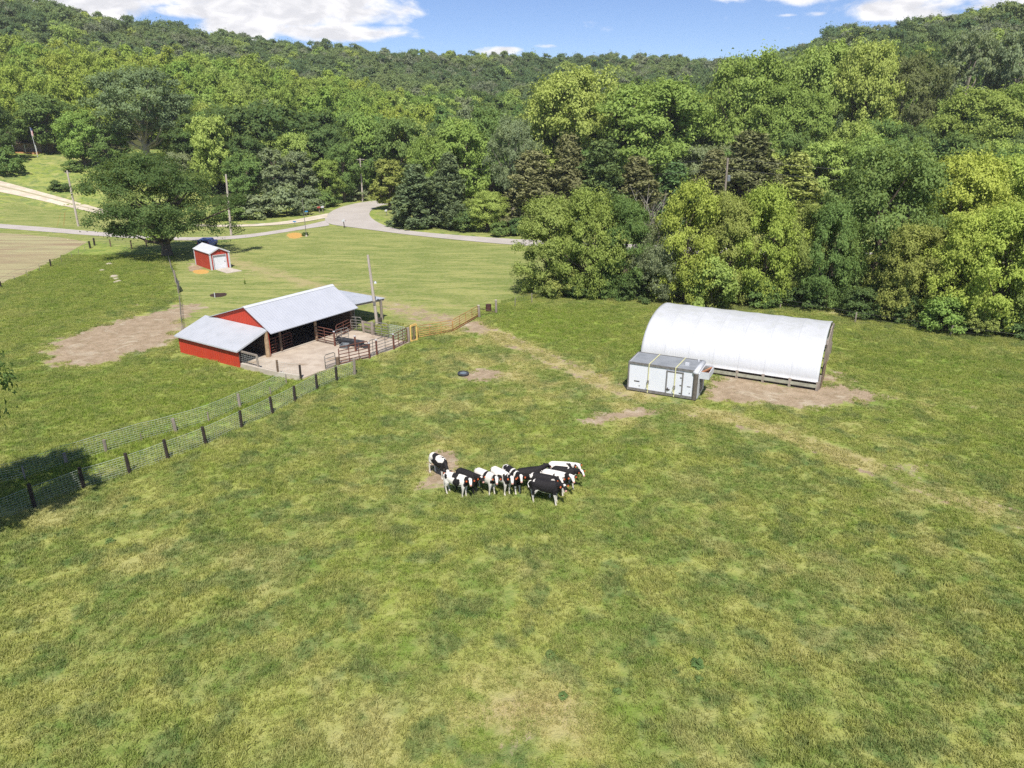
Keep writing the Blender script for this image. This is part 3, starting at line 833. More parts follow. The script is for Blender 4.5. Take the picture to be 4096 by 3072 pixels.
# feed bunk and tub
def trough(p, q, w_, h_, mat, label, name, cat, legs=True, t=.05):
    root = empty(name, p, label=label, cat=cat)
    d = (q - p).normalized(); n_ = Vector((d.y, -d.x, 0)) * w_ / 2
    z0 = .28 if legs else 0.
    o = MB()
    def pr(f, z, k): return p + d * f + n_ * k + Vector((0, 0, z))
    L = (q - p).length
    o.hexa([pr(0, z0, -.7), pr(L, z0, -.7), pr(L, z0, .7), pr(0, z0, .7), pr(0, z0 + .04, -.7), pr(L, z0 + .04, -.7), pr(L, z0 + .04, .7), pr(0, z0 + .04, .7)])
    for k in (-1, 1):
        o.hexa([pr(0, z0, k * .7), pr(L, z0, k * .7), pr(L, z0, k * .62), pr(0, z0, k * .62), pr(0, z0 + h_, k), pr(L, z0 + h_, k), pr(L, z0 + h_, k * .9), pr(0, z0 + h_, k * .9)])
    for f in (0, L - t):
        o.hexa([pr(f, z0, -.66), pr(f + t, z0, -.66), pr(f + t, z0, .66), pr(f, z0, .66), pr(f, z0 + h_ - .01, -.93), pr(f + t, z0 + h_ - .01, -.93), pr(f + t, z0 + h_ - .01, .93), pr(f, z0 + h_ - .01, .93)])
    o.build('basin', mat, root)
    if legs:
        for f in (.25, L - .25):
            for k in (-.6, .6): MB().bar(pr(f, 0, k * 1.1), pr(f, z0 + .02, k), .05).build('leg', M['galv'], root)
    return root


trough(yz(q3(640, 585)), yz(q3(1165, 668)), .62, .3, M['black'], 'long black plastic feed bunk on metal legs in the yard', 'feed_bunk', 'feed trough')
trough(yz(q3(725, 662)), yz(q3(880, 668)), .75, .35, M['grey_tub'], 'short grey tub standing in front of the black feed bunk', 'water_tub', 'tub', False)
pb = yz(q3(1180, 665))
trough(pb, pb + Vector((.5, -.12, 0)), .5, .3, M['black'], 'small black bucket box at the right end of the feed bunk', 'feed_box', 'box', False)

# rubber stock tank in the pasture
p = G(1853, 1500)
tank = empty('stock_tank', p, label='low round black rubber tyre tank on the bare earth circle', cat='stock tank')
ring = MB(); N = 28; prof = [(.40, .02), (.44, .07), (.46, .15), (.43, .21), (.36, .235), (.30, .21), (.29, .05)]
for k in range(N):
    t = 2 * math.pi * k / N
    for r_, z_ in prof: ring.v.append(Vector((p.x + r_ * math.cos(t), p.y + r_ * math.sin(t), p.z + z_)))
m_ = len(prof)
for k in range(N):
    for j in range(m_ - 1): ring.f.append([k * m_ + j, ((k + 1) % N) * m_ + j, ((k + 1) % N) * m_ + j + 1, k * m_ + j + 1])
ring.build('tyre_wall', M['black'], tank, True)
MB().tube([(p.x, p.y, p.z + .05), (p.x, p.y, p.z + .15)], .3, 24).build('water', M['tank_water'], tank)


def wire_fence(name, label, pts, hts, mat_post, rad, wires=8, vstep=.3, h=1.15, wr=.006, extra=None, wmat=None, post_name='post', mats=None, rads=None):
    """wire fence: one thing, each post a part, the netting a part"""
    pts = [Vector(p) for p in pts]
    root = empty(name, pts[0], label=label, cat='fence')
    for i, p in enumerate(pts):
        if hts[i] is None: continue
        mt = mats[i] if mats else mat_post; r_ = rads[i] if rads else rad
        d = Vector((random.uniform(-.05, .05), random.uniform(-.05, .05), hts[i]))
        MB().tube([p - Vector((0, 0, .15)), p + d * .5, p + d], [r_, r_, r_ * .95], 7).build(post_name, mt, root)
    o = MB(); r4 = 3
    for a, b in zip(pts[:-1], pts[1:]):
        L = (b - a).length; n_ = max(2, int(L / 1.2))
        for k in range(wires):
            z = .08 + (h - .08) * (k / max(wires - 1, 1))
            o.tube([a.lerp(b, i / n_) + Vector((0, 0, z - .03 * math.sin(math.pi * i / n_) * (k / wires))) for i in range(n_ + 1)], wr * (1.7 if k == wires - 1 else 1), r4, False)
        if vstep:
            m2 = int(L / vstep)
            for i in range(1, m2): 
                c = a.lerp(b, i / m2); o.tube([c + Vector((0, 0, .06)), c + Vector((0, 0, h))], wr * .8, r4, False)
    o.build('netting' if vstep else 'wire', wmat or M['wire'], root)
    return root


def r4(x, y): return (.6781 * x, 1450 + .6781 * y)


fb = [(-120, 985), (205, 852), (495, 742), (767, 657), (992, 572), (1216, 486), (1427, 384), (1608, 299), (1741, 233), (1871, 158), (1986, 109), (2093, 72)]
ft = [860, 715, 620, 535, 455, 378, 285, 202, 140, 70, 25, -27]
pts = [G(*r4(*b)) for b in fb]; hts = [top_z(p, 1450 + .6781 * t) for p, t in zip(pts, ft)]
wire_fence('woven_wire_fence', 'near woven wire fence with thick black timber posts beside the pasture', pts, hts, M['wood_dark'], .09, 9, .18, 1.15, .0055,
           mats=[M['wood_dark']] * 11 + [M['wood_grey']], rads=[.1] * 11 + [.11])
fb = [(-100, 745), (150, 692), (395, 602), (627, 527), (838, 465), (1038, 412), (1232, 352), (1417, 270), (1598, 192), (1690, 135)]
ft = [650, 612, 535, 455, 415, 330, 292, 185, 145, 70]
pts = [G(*r4(*b)) for b in fb]; hts = [top_z(p, 1450 + .6781 * t) for p, t in zip(pts, ft)]
wire_fence('woven_wire_fence', 'far woven wire fence with grey posts and a top wire, running to the yard corner', pts, hts, M['wood_grey'], .07, 9, .18, 1.2, .0055,
           rads=[.08, .05, .1, .1, .03, .11, .05, .1, .05, .05])
# fence over the kerb wall
kp = [G(968, 1468), G(1036, 1486), G(1114, 1507), G(1204, 1519)]
wire_fence('kerb_fence', 'wire netting with grey and dark posts standing on the concrete kerb by the red lean-to', kp,
           [None, 1.35, 1.35, 1.2], M['wood_grey'], .09, 8, .22, 1.25, .006, mats=[None, M['wood_grey'], M['wood_brown'], M['wood_dark']])
a, b = kp[0] + Vector((0, 0, 1.35)), kp[1] + Vector((0, 0, 1.33))
tag(MB().bar(a, b, .1, .14).build('top_rail', M['wood_grey']), label='grey timber rail from the red lean-to wall to the first kerb post', cat='rail')


def r8(x, y): return (.4219 * x, 450 + .4219 * y)


fl = [(-60, 1700, 1640, 1), (10, 1658, 1600, 1), (140, 1582, 1545, 0), (262, 1550, 1497, 0), (380, 1508, 1440, 0), (485, 1468, 1392, 1), (585, 1420, 1352, 0), (682, 1372, 1322, 0), (748, 1350, 1298, 0), (806, 1305, 1265, 0), (857, 1288, 1220, 2), (897, 1260, 1190, 2)]
pts = [G(*r8(x, y)) for x, y, t, k in fl]; hts = [top_z(p, 450 + .4219 * t) for p, (x, y, t, k) in zip(pts, fl)]
wire_fence('field_fence', 'thin wire fence along the pale hay field, mostly metal stakes', pts, hts, None, .05, 4, 0, 1.0, .006, wmat=M['wire_thin'],
           mats=[(M['wood_grey'] if k == 0 else M['wood_dark']) for *_, k in fl], rads=[(.03, .1, .14)[k] for *_, k in fl])
fl = [(897, 1260, 1190), (1050, 1272, 1202), (1250, 1290, 1212), (1392, 1272, 1197), (1545, 1288, 1200)]
pts = [G(*r8(x, y)) for x, y, t in fl]; hts = [top_z(p, 450 + .4219 * t) for p, (x, y, t) in zip(pts, fl)]
hts[0] = None
wire_fence('lane_fence', 'post and wire fence beside the lane, running under the big oak', pts, hts, M['wood_brown'], .1, 4, 0, 1.1, .007, wmat=M['wire_thin'])
fl = [(650, 958, 935), (661, 992, 962), (684, 1072, 1042), (705, 1132, 1082), (714, 1172, 1135), (722, 1225, 1185), (727, 1280, 1245), (731, 1322, 1304)]
pts = [G(x, y) for x, y, t in fl]; hts = [top_z(p, t) for p, (x, y, t) in zip(pts, fl)]
wire_fence('dividing_fence', 'netting fence running straight from the oak to the barn corner', pts, hts, M['wood_grey'], .06, 7, .5, 1.0, .006, rads=[.05, .05, .05, .12, .07, .04, .04, .12], wmat=M['wire_thin'])
g0, g1 = G(711, 1150), G(722, 1170)
pipe_gate(g0, g1, 0, 1.1, 6, M['wire_thin'], 'dark wire gate leaning on the netting fence between shed and barn', .1, r=.03, stiles=3)

fr_px = [(2060, 1227, 1192, .03), (2128, 1213, 1172, .04), (2194, 1179, 1138, .09), (2380, 1176, 1150, .05), (2652, 1182, 1142, .1), (2920, 1200, 1160, .05), (3120, 1232, 1188, .07), (3420, 1290, 1250, .07), (3800, 1345, 1300, .08), (4200, 1400, 1350, .08)]
pts = [G(x, y) for x, y, t, r_ in fr_px]; hts = [top_z(p, t) for p, (x, y, t, r_) in zip(pts, fr_px)]
wire_fence('pasture_fence', 'old post and wire fence along the foot of the roadside trees', pts, hts, M['wood_grey'], .06, 3, 0, 1.0, .006, rads=[r_ for *_, r_ in fr_px], wmat=M['wire_thin'])


# ------------------------------------------------------------------ utility poles and lines
def upole(u, v, ut, vt, r, label, mat=None, group='utility poles', stub=None):
    p = G(u, v); h = top_z(p, vt)
    root = empty('utility_pole', p, label=label, cat='utility pole', group=group)
    tu = P2(p + Vector((0, 0, h)))[0]
    lean = (ut - tu) / pxm(p)
    top = p + Vector((lean, 0, h))
    MB().tube([p - Vector((0, 0, .3)), p.lerp(top, .5), top], [r, r * .85, r * .68], 10).build('pole', mat or M['wood_pole'], root)
    return root, p, top


R1, p1, t1 = upole(314, 905, 268, 682, .2, 'leaning wooden utility pole between the gravel track and the lane')
MB().bar(t1 + Vector((-.5, 0, -.4)), t1 + Vector((.5, 0, -.4)), .08).build('crossarm', M['wood_pole'], R1)
R2, p2, t2 = upole(925, 941, 903, 697, .2, 'wooden utility pole standing right of the big oak by the lane')
MB().bar(t2.lerp(p2, .55) + Vector((0, 0, 0)), t2.lerp(p2, .55) + Vector((.5, -.1, .05)), .07).build('bracket', M['white_paint'], R2)
R3, p3, t3 = upole(1451, 806, 1440, 633, .2, 'pale utility pole with crossarm at the road bend')
MB().bar(t3 + Vector((-1.0, 0, -.3)), t3 + Vector((1.0, 0, -.3)), .1).build('crossarm', M['wood_pole'], R3)
MB().bar(p3 + Vector((-1.9, 0, 0)), p3 + Vector((-1.7, 0, 2.8)), .14).build('stub', M['rust'], R3)
R4, p4, t4 = upole(2884, 955, 2912, 632, .2, 'dark utility pole carrying a pale transformer above the roadside trees', mat=M['wood_grey'])
c = t4.lerp(p4, .25)
MB().tube([c + Vector((.38, -.1, -.4)), c + Vector((.38, -.1, -.35)), c + Vector((.38, -.1, .45)), c + Vector((.38, -.1, .55))], [.2, .27, .27, .15], 12).build('transformer', M['grey_tub'], R4)
MB().bar(t4 + Vector((-.3, 0, -.1)), t4 + Vector((.3, 0, -.1)), .08).build('crossarm', M['wood_brown'], R4)
R5, p5, t5 = upole(1509, 1296, 1472, 1020, .16, 'grey yard pole with a small lamp in front of the lean-to at the barn end', group=None)
c = t5.lerp(p5, .38)
lm = MB().bar(c, c + Vector((.35, -.1, .05)), .05).build('lamp_arm', M['galv'], R5)
MB().tube([c + Vector((.38, -.1, -.12)), c + Vector((.38, -.1, .06))], [.14, .07], 10).build('lamp', M['white_paint'], lm)
MB().box(t5.lerp(p5, .68) + Vector((.02, -.17, 0)), (.2, .12, .32)).build('meter_box', M['galv'], R5)
MB().box(p5 + Vector((.32, -.1, .35)), (.3, .3, .6)).build('water_hydrant_box', M['dark'], R5)


def line(a, b, sag, r, label, n=20):
    o = MB().tube([a.lerp(b, i / n) - Vector((0, 0, sag * 4 * (i / n) * (1 - i / n))) for i in range(n + 1)], r, 4, False).build('power_line', M['wire_thin'])
    return tag(o, label, 'power line')


far = t4 + Vector((70, -4, -2.5))
line(t3, t4, 2.2, .022, 'top power line between the road bend pole and the transformer pole')
line(t3 + Vector((0, 0, -1.6)), t4 + Vector((0, 0, -1.6)), 2.2, .02, 'lower power line between the road bend pole and the transformer pole')
line(t4, far, 1.4, .022, 'top power line running right from the transformer pole into the trees')
line(t4 + Vector((0, 0, -1.6)), far + Vector((0, 0, -1.6)), 1.4, .02, 'lower power line running right from the transformer pole into the trees')
line(t3 + Vector((0, 0, -.4)), t2 + Vector((0, 0, -.3)), 1.5, .012, 'thin power line between the oak pole and the road bend pole')

# ------------------------------------------------------------------ garden shed
SX, SY, SA = -39.43, 93.44, .758
sf = frame2(SX, SY, SA)
se = (math.cos(SA), math.sin(SA), 0); sn = (math.sin(SA), -math.cos(SA), 0)
L_, W_, He, Hr = 5.23, 2.55, 2.2, 2.86
M['red_s'] = ribbed('red_shed_siding', (.46, .05, .028), (.38, .04, .022), sn, .23, .6, .015)
M['red_f'] = ribbed('red_shed_front', (.46, .05, .03), (.38, .04, .025), se, .23, .6, .015)
M['door_rib'] = ribbed('roll_door_slats', (.78, .8, .84), (.72, .74, .78), (0, 0, 1), .11, .5, .03)
shed = empty('garden_shed', sf(0, 0), label='small red shed with white roof, white corner trim and a roll-up door', cat='shed')
MB().bar(sf(0.04, -L_, He / 2 - .1), sf(.04, 0, He / 2 - .1), .08, He + .2).build('side_wall', M['red_s'], shed)
MB().bar(sf(W_ - .04, -L_, He / 2 - .1), sf(W_ - .04, 0, He / 2 - .1), .08, He + .2).build('side_wall', M['red_s'], shed)
def gable(t, nm, hole=None):
    o = MB()
    P = [sf(0.085, t, -.2), sf(W_ - .085, t, -.2), sf(W_ - .085, t, He), sf(W_ / 2, t, Hr - .08), sf(.085, t, He)]
    if hole:
        a, b, hz_ = hole
        for poly in ([sf(.085, t, -.2), sf(a, t, -.2), sf(a, t, hz_), sf(.085, t, hz_)], [sf(b, t, -.2), sf(W_ - .085, t, -.2), sf(W_ - .085, t, hz_), sf(b, t, hz_)],
                     [sf(.085, t, hz_), sf(W_ - .085, t, hz_), sf(W_ - .085, t, He), sf(W_ / 2, t, Hr - .08), sf(.085, t, He)]):
            Q = [p - Vector(sn) * .07 for p in poly]; n = len(poly)
            o.add(poly + Q, [list(range(n)), list(range(2 * n - 1, n - 1, -1))] + [[i, n + i, n + (i + 1) % n, (i + 1) % n] for i in range(n)])
    else:
        Q = [p - Vector(sn) * .07 for p in P]; o.add(P + Q, [[0, 1, 2, 3, 4], [9, 8, 7, 6, 5]] + [[i, 5 + i, 5 + (i + 1) % 5, (i + 1) % 5] for i in range(5)])
    return o.build(nm, M['red_f'], shed)
gable(0, 'front_wall', (.42, 2.12, 1.84))
gable(-L_ + .07, 'back_wall')
MB().hexa([sf(.42, -.1, 0), sf(2.12, -.1, 0), sf(2.12, -.14, 0), sf(.42, -.14, 0), sf(.42, -.1, 1.84), sf(2.12, -.1, 1.84), sf(2.12, -.14, 1.84), sf(.42, -.14, 1.84)]).build('door', M['door_rib'], shed)
MB().bar(sf(.4, .02, 0), sf(.4, .02, 1.88), .07, .07).bar(sf(2.14, .02, 0), sf(2.14, .02, 1.88), .07, .07).bar(sf(.365, .02, 1.88), sf(2.175, .02, 1.88), .07, .07).build('door_frame', M['white_paint'], shed)
MB().bar(sf(1.85, -.07, .95), sf(1.99, -.07, .95), .04).build('door_handle', M['trim_grey'], shed)
for s_, t_ in ((.05, 0.0), (W_ - .05, 0.0), (.05, -L_)):
    MB().box(sf(s_, t_, He / 2 - .05), (.19, .19, He + .02), SA).build('corner_trim', M['white_paint'], shed)
for a, b in ((-.12, W_ / 2), (W_ + .12, W_ / 2)):
    za = He - .0; o = MB().slab([sf(a, .14, za), sf(a, -L_ - .12, za), sf(b, -L_ - .12, Hr), sf(b, .14, Hr)], .06)
    o.build('roof', M['white_paint'], shed)
MB().bar(sf(-.12, .16, He - .08), sf(W_ / 2, .16, Hr - .08), .04, .16).bar(sf(W_ + .12, .16, He - .08), sf(W_ / 2, .16, Hr - .08), .04, .16).build('fascia', M['white_paint'], shed)
MB().box(sf(W_ / 2, .08, Hr - .38), (.22, .1, .12), SA).build('wall_lamp', M['dark'], shed)
q5 = lambda x, y: G(700 + .2712 * x, 900 + .2712 * y)
ap = [q5(600, 662), q5(785, 632), q5(990, 680), q5(765, 717)]
tag(MB().slab([(p.x, p.y, .07) for p in ap], .2).build('apron_slab', M['concrete2']), kind='structure')

# van behind the shed
vb = G(806, 962, 1.5); va = R(4)
vf = frame2(vb.x, vb.y + .3, va)
van = empty('parked_van', vf(0, 0, 0), label='dark blue van seen from behind, parked in the shade behind the red shed', cat='van')
hw = .86
MB().hexa([vf(-hw, 0, .35), vf(hw, 0, .35), vf(hw, -4.2, .35), vf(-hw, -4.2, .35), vf(-hw, 0, 1.0), vf(hw, 0, 1.0), vf(hw, -4.2, .95), vf(-hw, -4.2, .95)]).hexa(
    [vf(-hw, -.02, 1.0), vf(hw, -.02, 1.0), vf(hw, -3.1, 1.0), vf(-hw, -3.1, 1.0), vf(-hw + .1, -.15, 1.52), vf(hw - .1, -.15, 1.52), vf(hw - .1, -2.5, 1.52), vf(-hw + .1, -2.5, 1.52)]).build('body', M['blue'], van, bevel=.05)
MB().bar(vf(-.6, .03, 1.25), vf(.6, .03, 1.25), .03, .25).build('rear_window', M['glass'], van)
for k in (-1, 1):
    MB().box(vf(k * .78, .03, 1.05), (.12, .06, .3), va).build('tail_light', M['red_lens'], van)
    for t_ in (-.8, -3.3): MB().tube([vf(k * .8, t_, .33) - Vector(se) * .1, vf(k * .8, t_, .33) + Vector(se) * .1], .33, 14).build('wheel', M['black'], van)
MB().box(vf(-.35, .06, 1.4), (.3, .03, .16), va).build('sticker', M['white_paint'], van)

# stakes, saplings, thin pole
def stake(u, v, vt, r, mat, label, name, cat):
    p = G(u, v); return tag(MB().tube([p, p + Vector((0, 0, top_z(p, vt)))], r, 6).build(name, mat), label, cat)
stake(860, 1190, 1171, .05, M['white_paint'], 'short white stake at the edge of the dark mulch bed', 'garden_stake', 'stake')
stake(980, 1136, 1112, .03, M['wood_tan'], 'thin pale stake beside the tiny sapling on the lawn', 'garden_stake', 'stake')
fp = empty('thin_flagpole', G(1226, 946), label='bare thin metal pole beside the orange wood chips near the lane', cat='pole')
p = G(1226, 946); MB().tube([p, p + Vector((-.1, 0, top_z(p, 794)))], [.06, .035], 8).build('pole', M['galv'], fp)
MB().tube([p + Vector((0, 0, 0)), p + Vector((0, 0, .25))], [.2, .12], 10).build('base', M['concrete2'], fp)
for k, (x0, y0, x1, y1) in enumerate(((228, 906, 246, 852), (252, 906, 262, 850), (256, 905, 266, 842))):
    p = G(x0, y0); h = top_z(p, y1)
    tag(MB().tube([p, p + Vector(((x1 - x0) / pxm(p) + .4, 0, h))], .022, 5).build('orange_rod', M['rust_yellow']), 'thin leaning orange rod in the lawn left of the leaning utility pole', 'rod', 'orange rods on the lawn')


def mailbox(u, v, vt, label, mat, wide=.2, pm=None):
    p = G(u, v); h = top_z(p, vt)
    r_ = empty('mailbox', p, label=label, cat='mailbox')
    MB().bar(p, p + Vector((-.08, 0, h - .25)), .12).build('post', pm or M['wood_dark'], r_)
    o = MB(); w_, L2 = wide, .55; c = p + Vector((-.08, 0, h - .25)); prof = [(-w_, 0), (w_, 0), (w_, .16)] + [(w_ * math.cos(t), .16 + .17 * math.sin(t)) for t in (.4, .8, 1.2, 1.57, 1.95, 2.35, 2.75)] + [(-w_, .16)]
    n = len(prof); o.v += [c + Vector((a, -L2 / 2, b)) for a, b in prof] + [c + Vector((a, L2 / 2, b)) for a, b in prof]
    o.f += [list(range(n)), list(range(2 * n - 1, n - 1, -1))] + [[i, n + i, n + (i + 1) % n, (i + 1) % n] for i in range(n)]
    b = o.build('box', mat, r_)
    MB().bar(c + Vector((w_ + .02, -.1, .1)), c + Vector((w_ + .02, -.1, .32)), .03).build('flag', M['red_lens'], b)
    return r_


mailbox(1378, 911, 880, 'white mailbox on a dark post at the near edge of the road bend', M['white_paint'], .3)
mailbox(1293, 851, 826, 'white mailbox beside the dark red one across the road junction', M['white_paint'], .32, M['wood_grey'])
mailbox(1279, 853, 827, 'dark red mailbox beside the white one across the road junction', M['redbox'], .32, M['wood_grey'])
mailbox(1547, 862, 840, 'small white mailbox on the grass inside the road bend', M['white_paint'], .25, M['wood_grey'])


def sign(u, v, vt, w_, h_, label):
    p = G(u, v); h = top_z(p, vt); r_ = empty('street_sign', p, label=label, cat='sign')
    MB().tube([p, p + Vector((0, 0, h))], .035, 6).build('post', M['galv'], r_)
    MB().box(p + Vector((.0, -.05, h - h_ / 2)), (w_, .02, h_)).build('panel', M['sign_blue'], r_)
sign(1228, 868, 843, .62, .25, 'blue road name sign on a thin post near the bare pole')
sign(1180, 902, 884, .62, .2, 'low blue address sign on the grass strip between track and lane')

# ------------------------------------------------------------------ house and flagpole on the hill
hp = G(60, 612); hp = Vector((hp.x - 1, hp.y + 3, hp.z))
hf = frame2(hp.x, hp.y, R(8)); hz0 = hp.z
house = empty('farmhouse', hf(0, 0, hz0), label='beige house with brown roof and porch hidden behind trees on the left hill', cat='house')
def hv(s, t, z): return hf(s, t, hz0 + z)
MB().hexa([hv(-9, 0, -2), hv(6, 0, -2), hv(6, -8, -2), hv(-9, -8, -2), hv(-9, 0, 2.8), hv(6, 0, 2.8), hv(6, -8, 2.8), hv(-9, -8, 2.8)]).build('wall', M['beige'], house)
rf = MB().slab([hv(-9.5, .6, 2.9), hv(6.5, .6, 2.9), hv(6.5, -4, 5.2), hv(-9.5, -4, 5.2)], .15).build('roof', M['shingle'], house)
MB().slab([hv(-9.5, -4, 5.204), hv(6.5, -4, 5.204), hv(6.5, -8.6, 2.9), hv(-9.5, -8.6, 2.9)], .15).build('roof', M['shingle'], house)
MB().slab([hv(-3, 3.2, 2.5), hv(6.4, 3.2, 2.5), hv(6.4, .62, 2.88), hv(-3, .62, 2.88)], .1).build('porch_roof', M['shingle'], house)
MB().hexa([hv(-3, 3.0, -1.5), hv(6.2, 3.0, -1.5), hv(6.2, .02, -1.5), hv(-3, .02, -1.5), hv(-3, 3.0, .2), hv(6.2, 3.0, .2), hv(6.2, .02, .2), hv(-3, .02, .2)]).build('porch', M['deck'], house)
for s_ in (-2.8, 0.2, 3.2, 6.0): MB().box(hv(s_, 2.85, 1.32), (.16, .16, 2.3)).build('porch_post', M['white_paint'], house)
for s_ in (-7, -1.2, 2.2, 4.6):
    wv = MB().box(hv(s_, .04, 1.6), (1.1, .08, 1.1), R(8)).build('window', M['white_paint'], house)
    MB().box(hv(s_, .09, 1.6), (.95, .04, .95), R(8)).build('pane', M['glass'], wv)
flg = G(151, 628); fh = top_z(flg, 508)
fpole = empty('flagpole', flg, label='tall white flagpole with a limp striped flag on the left hill lawn', cat='flagpole')
ftop = flg + Vector((-.35, 0, fh))
MB().tube([flg, ftop], [.09, .05], 8).build('pole', M['white_paint'], fpole)
fl_ = MB(); nfl = 9
fo = MB()
for i in range(nfl + 1):
    f = i / nfl
    for j in range(4):
        fo.v.append(ftop + Vector((.05 + .16 * j + .05 * math.sin(f * 6 + j), -.04 * j + .08 * math.sin(j * 2 + f * 5), -.1 - 2.0 * f - .12 * j)))
for i in range(nfl):
    for j in range(3): fo.f.append([i * 4 + j, i * 4 + j + 1, (i + 1) * 4 + j + 1, (i + 1) * 4 + j])
mf, n, l, b = new_mat('flag_stripes')
tc = n.new('ShaderNodeTexCoord'); sx = n.new('ShaderNodeSeparateXYZ'); l.new(tc.outputs['Object'], sx.inputs[0])
st = ramp(n, l, mth(n, l, 'SINE', mth(n, l, 'MULTIPLY', sx.outputs['X'], 38)), (-.1, .1))
cc = mixc(n, l, st, (.5, .06, .07), (.75, .75, .75))
cc = mixc(n, l, mth(n, l, 'GREATER_THAN', sx.outputs['Z'], fh - .9), cc, (.05, .07, .25))
l.new(cc, b.inputs['Base Color'])
fo.build('flag', mf, fpole, True)

# ------------------------------------------------------------------ hoop barn
HX, HY, HA = 22.47, 49.41, -.474
hfr = frame2(HX, HY, HA)
HL, HW, HZ, HP = 13.5, 5.2, .62, 3.72
hoop = empty('hoop_barn', hfr(0, 0), label='long hoop barn with a white fabric cover over low board walls', cat='hoop barn')
cov = []; ns, nt = 71, 36
def arch(th, k=1.0):
    c, s_ = math.cos(th), math.sin(th)
    return HW * k * math.copysign(abs(c) ** .93, c), HZ + (HP - HZ) * k * abs(s_) ** .93
for thick in (0, .06):
    for i in range(ns):
        s_ = -HL * i / (ns - 1)
        ribp = (i % 10) / 10
        sag = .055 * math.sin(math.pi * ribp) ** .7
        for j in range(nt + 1):
            th = math.pi * j / nt
            k = 1 - (sag * math.sin(th) + thick) / HP
            x_, z_ = arch(th, k)
            cov.append(tuple(hfr(s_, -HW + x_, z_)))
m1 = nt + 1; F = []
for b0 in (0, ns * m1):
    for i in range(ns - 1):
        for j in range(nt): F.append([b0 + i * m1 + j, b0 + (i + 1) * m1 + j, b0 + (i + 1) * m1 + j + 1, b0 + i * m1 + j + 1])
o2 = ns * m1
for j in range(nt):
    F.append([j, j + 1, o2 + j + 1, o2 + j]); e_ = (ns - 1) * m1; F.append([e_ + j, o2 + e_ + j, o2 + e_ + j + 1, e_ + j + 1])
for i in range(ns - 1):
    for j in (0, nt): F.append([i * m1 + j, (i + 1) * m1 + j, o2 + (i + 1) * m1 + j, o2 + i * m1 + j])
mc, n, l, b = new_mat('white_fabric')
g = n.new('ShaderNodeNewGeometry')
f1 = nz(n, l, g.outputs['Position'], .35, 5, .6, .4)
sxyz = n.new('ShaderNodeSeparateXYZ'); l.new(g.outputs['Position'], sxyz.inputs[0])
dust = mth(n, l, 'MULTIPLY', ramp(n, l, sxyz.outputs['Z'], (2.9, 3.6)), ramp(n, l, nz(n, l, g.outputs['Position'], 1.2, 5, .7, .5), (.3, .7)))
cc = mixc(n, l, ramp(n, l, f1, (.35, .75)), (.54, .55, .57), (.50, .51, .53))
cc = mixc(n, l, mth(n, l, 'MULTIPLY', dust, .65), cc, (.42, .43, .40))
hd_ = n.new('ShaderNodeVectorMath'); hd_.operation = 'DOT_PRODUCT'; l.new(g.outputs['Position'], hd_.inputs[0]); hd_.inputs[1].default_value = (math.cos(HA), math.sin(HA), 0)
hofs = HX * math.cos(HA) + HY * math.sin(HA)
sm = mth(n, l, 'ABSOLUTE', mth(n, l, 'SUBTRACT', mth(n, l, 'FRACT', mth(n, l, 'DIVIDE', mth(n, l, 'ADD', hd_.outputs['Value'], HL - hofs + 40 * HL / 7 + HL / 14), HL / 7)), .5))
cc = mixc(n, l, mth(n, l, 'MULTIPLY', ramp(n, l, sm, (.028, .010)), .38), cc, (.38, .39, .41))
mpw = n.new('ShaderNodeMapping'); mpw.inputs['Rotation'].default_value = (0, 0, -HA); mpw.inputs['Scale'].default_value = (1.6, .35, .35); l.new(g.outputs['Position'], mpw.inputs['Vector'])
wr_ = nz(n, l, mpw.outputs[0], 1.2, 5, .6, .8)
cc = mixc(n, l, mth(n, l, 'MULTIPLY', ramp(n, l, wr_, (.5, .75)), .25), cc, (.48, .49, .5))
cc = mixc(n, l, mth(n, l, 'MULTIPLY', mth(n, l, 'MULTIPLY', ramp(n, l, sxyz.outputs['Z'], (1.3, .6)), ramp(n, l, nz(n, l, g.outputs['Position'], 2.5, 5, .7), (.4, .65))), .35), cc, (.42, .38, .32))
bpw = n.new('ShaderNodeBump'); bpw.inputs['Strength'].default_value = .35; bpw.inputs['Distance'].default_value = .12; l.new(wr_, bpw.inputs['Height']); l.new(bpw.outputs[0], b.inputs['Normal'])
l.new(cc, b.inputs['Base Color']); b.inputs['Roughness'].default_value = .55
M['fabric'] = mc
npmesh('cover', cov, F, mc, hoop, True, origin=parent_origin(hoop))
for i in range(8):
    s_ = -HL * i / 7
    pts_ = []
    for j in range(25):
        x_, z_ = arch(math.pi * j / 24, .975 if 0 < i < 7 else .985)
        pts_.append(hfr(s_ + (-.03 if i == 0 else .03 if i == 7 else 0), -HW + x_, z_ - .02))
    MB().tube(pts_, .035, 6).build('hoop_frame', M['galv'], hoop)
for side in (0, -2 * HW):
    sg = 1 if side == 0 else -1
    for i in range(7):
        a_, b_ = -HL * i / 6.99 , -HL * (i + 1) / 7
        if i < 7:
            MB().bar(hfr(-HL * i / 7 - .04, side + .03 * sg, .33), hfr(b_ + .04, side + .03 * sg, .33), .05, .24).build('wall_board', M['hoop_board'] if 'hoop_board' in M else M.setdefault('hoop_board', surf('pale_wall_boards', (.38, .38, .29), (.28, .27, .21), 3, .9, bump=.3)), hoop)
    for i in range(8):
        p = hfr(-HL * i / 7, side - .06 * sg)
        MB().box((p.x, p.y, .25), (.2, .2, .85), HA).build('wall_post', M['wood_grey'], hoop)
MB().bar(hfr(-.02, -.12, .56), hfr(-HL, -.12, .56), .04, .1).bar(hfr(-.02, -2 * HW + .12, .56), hfr(-HL, -2 * HW + .12, .56), .04, .1).build('wall_plate', M['wood_brown'], hoop)
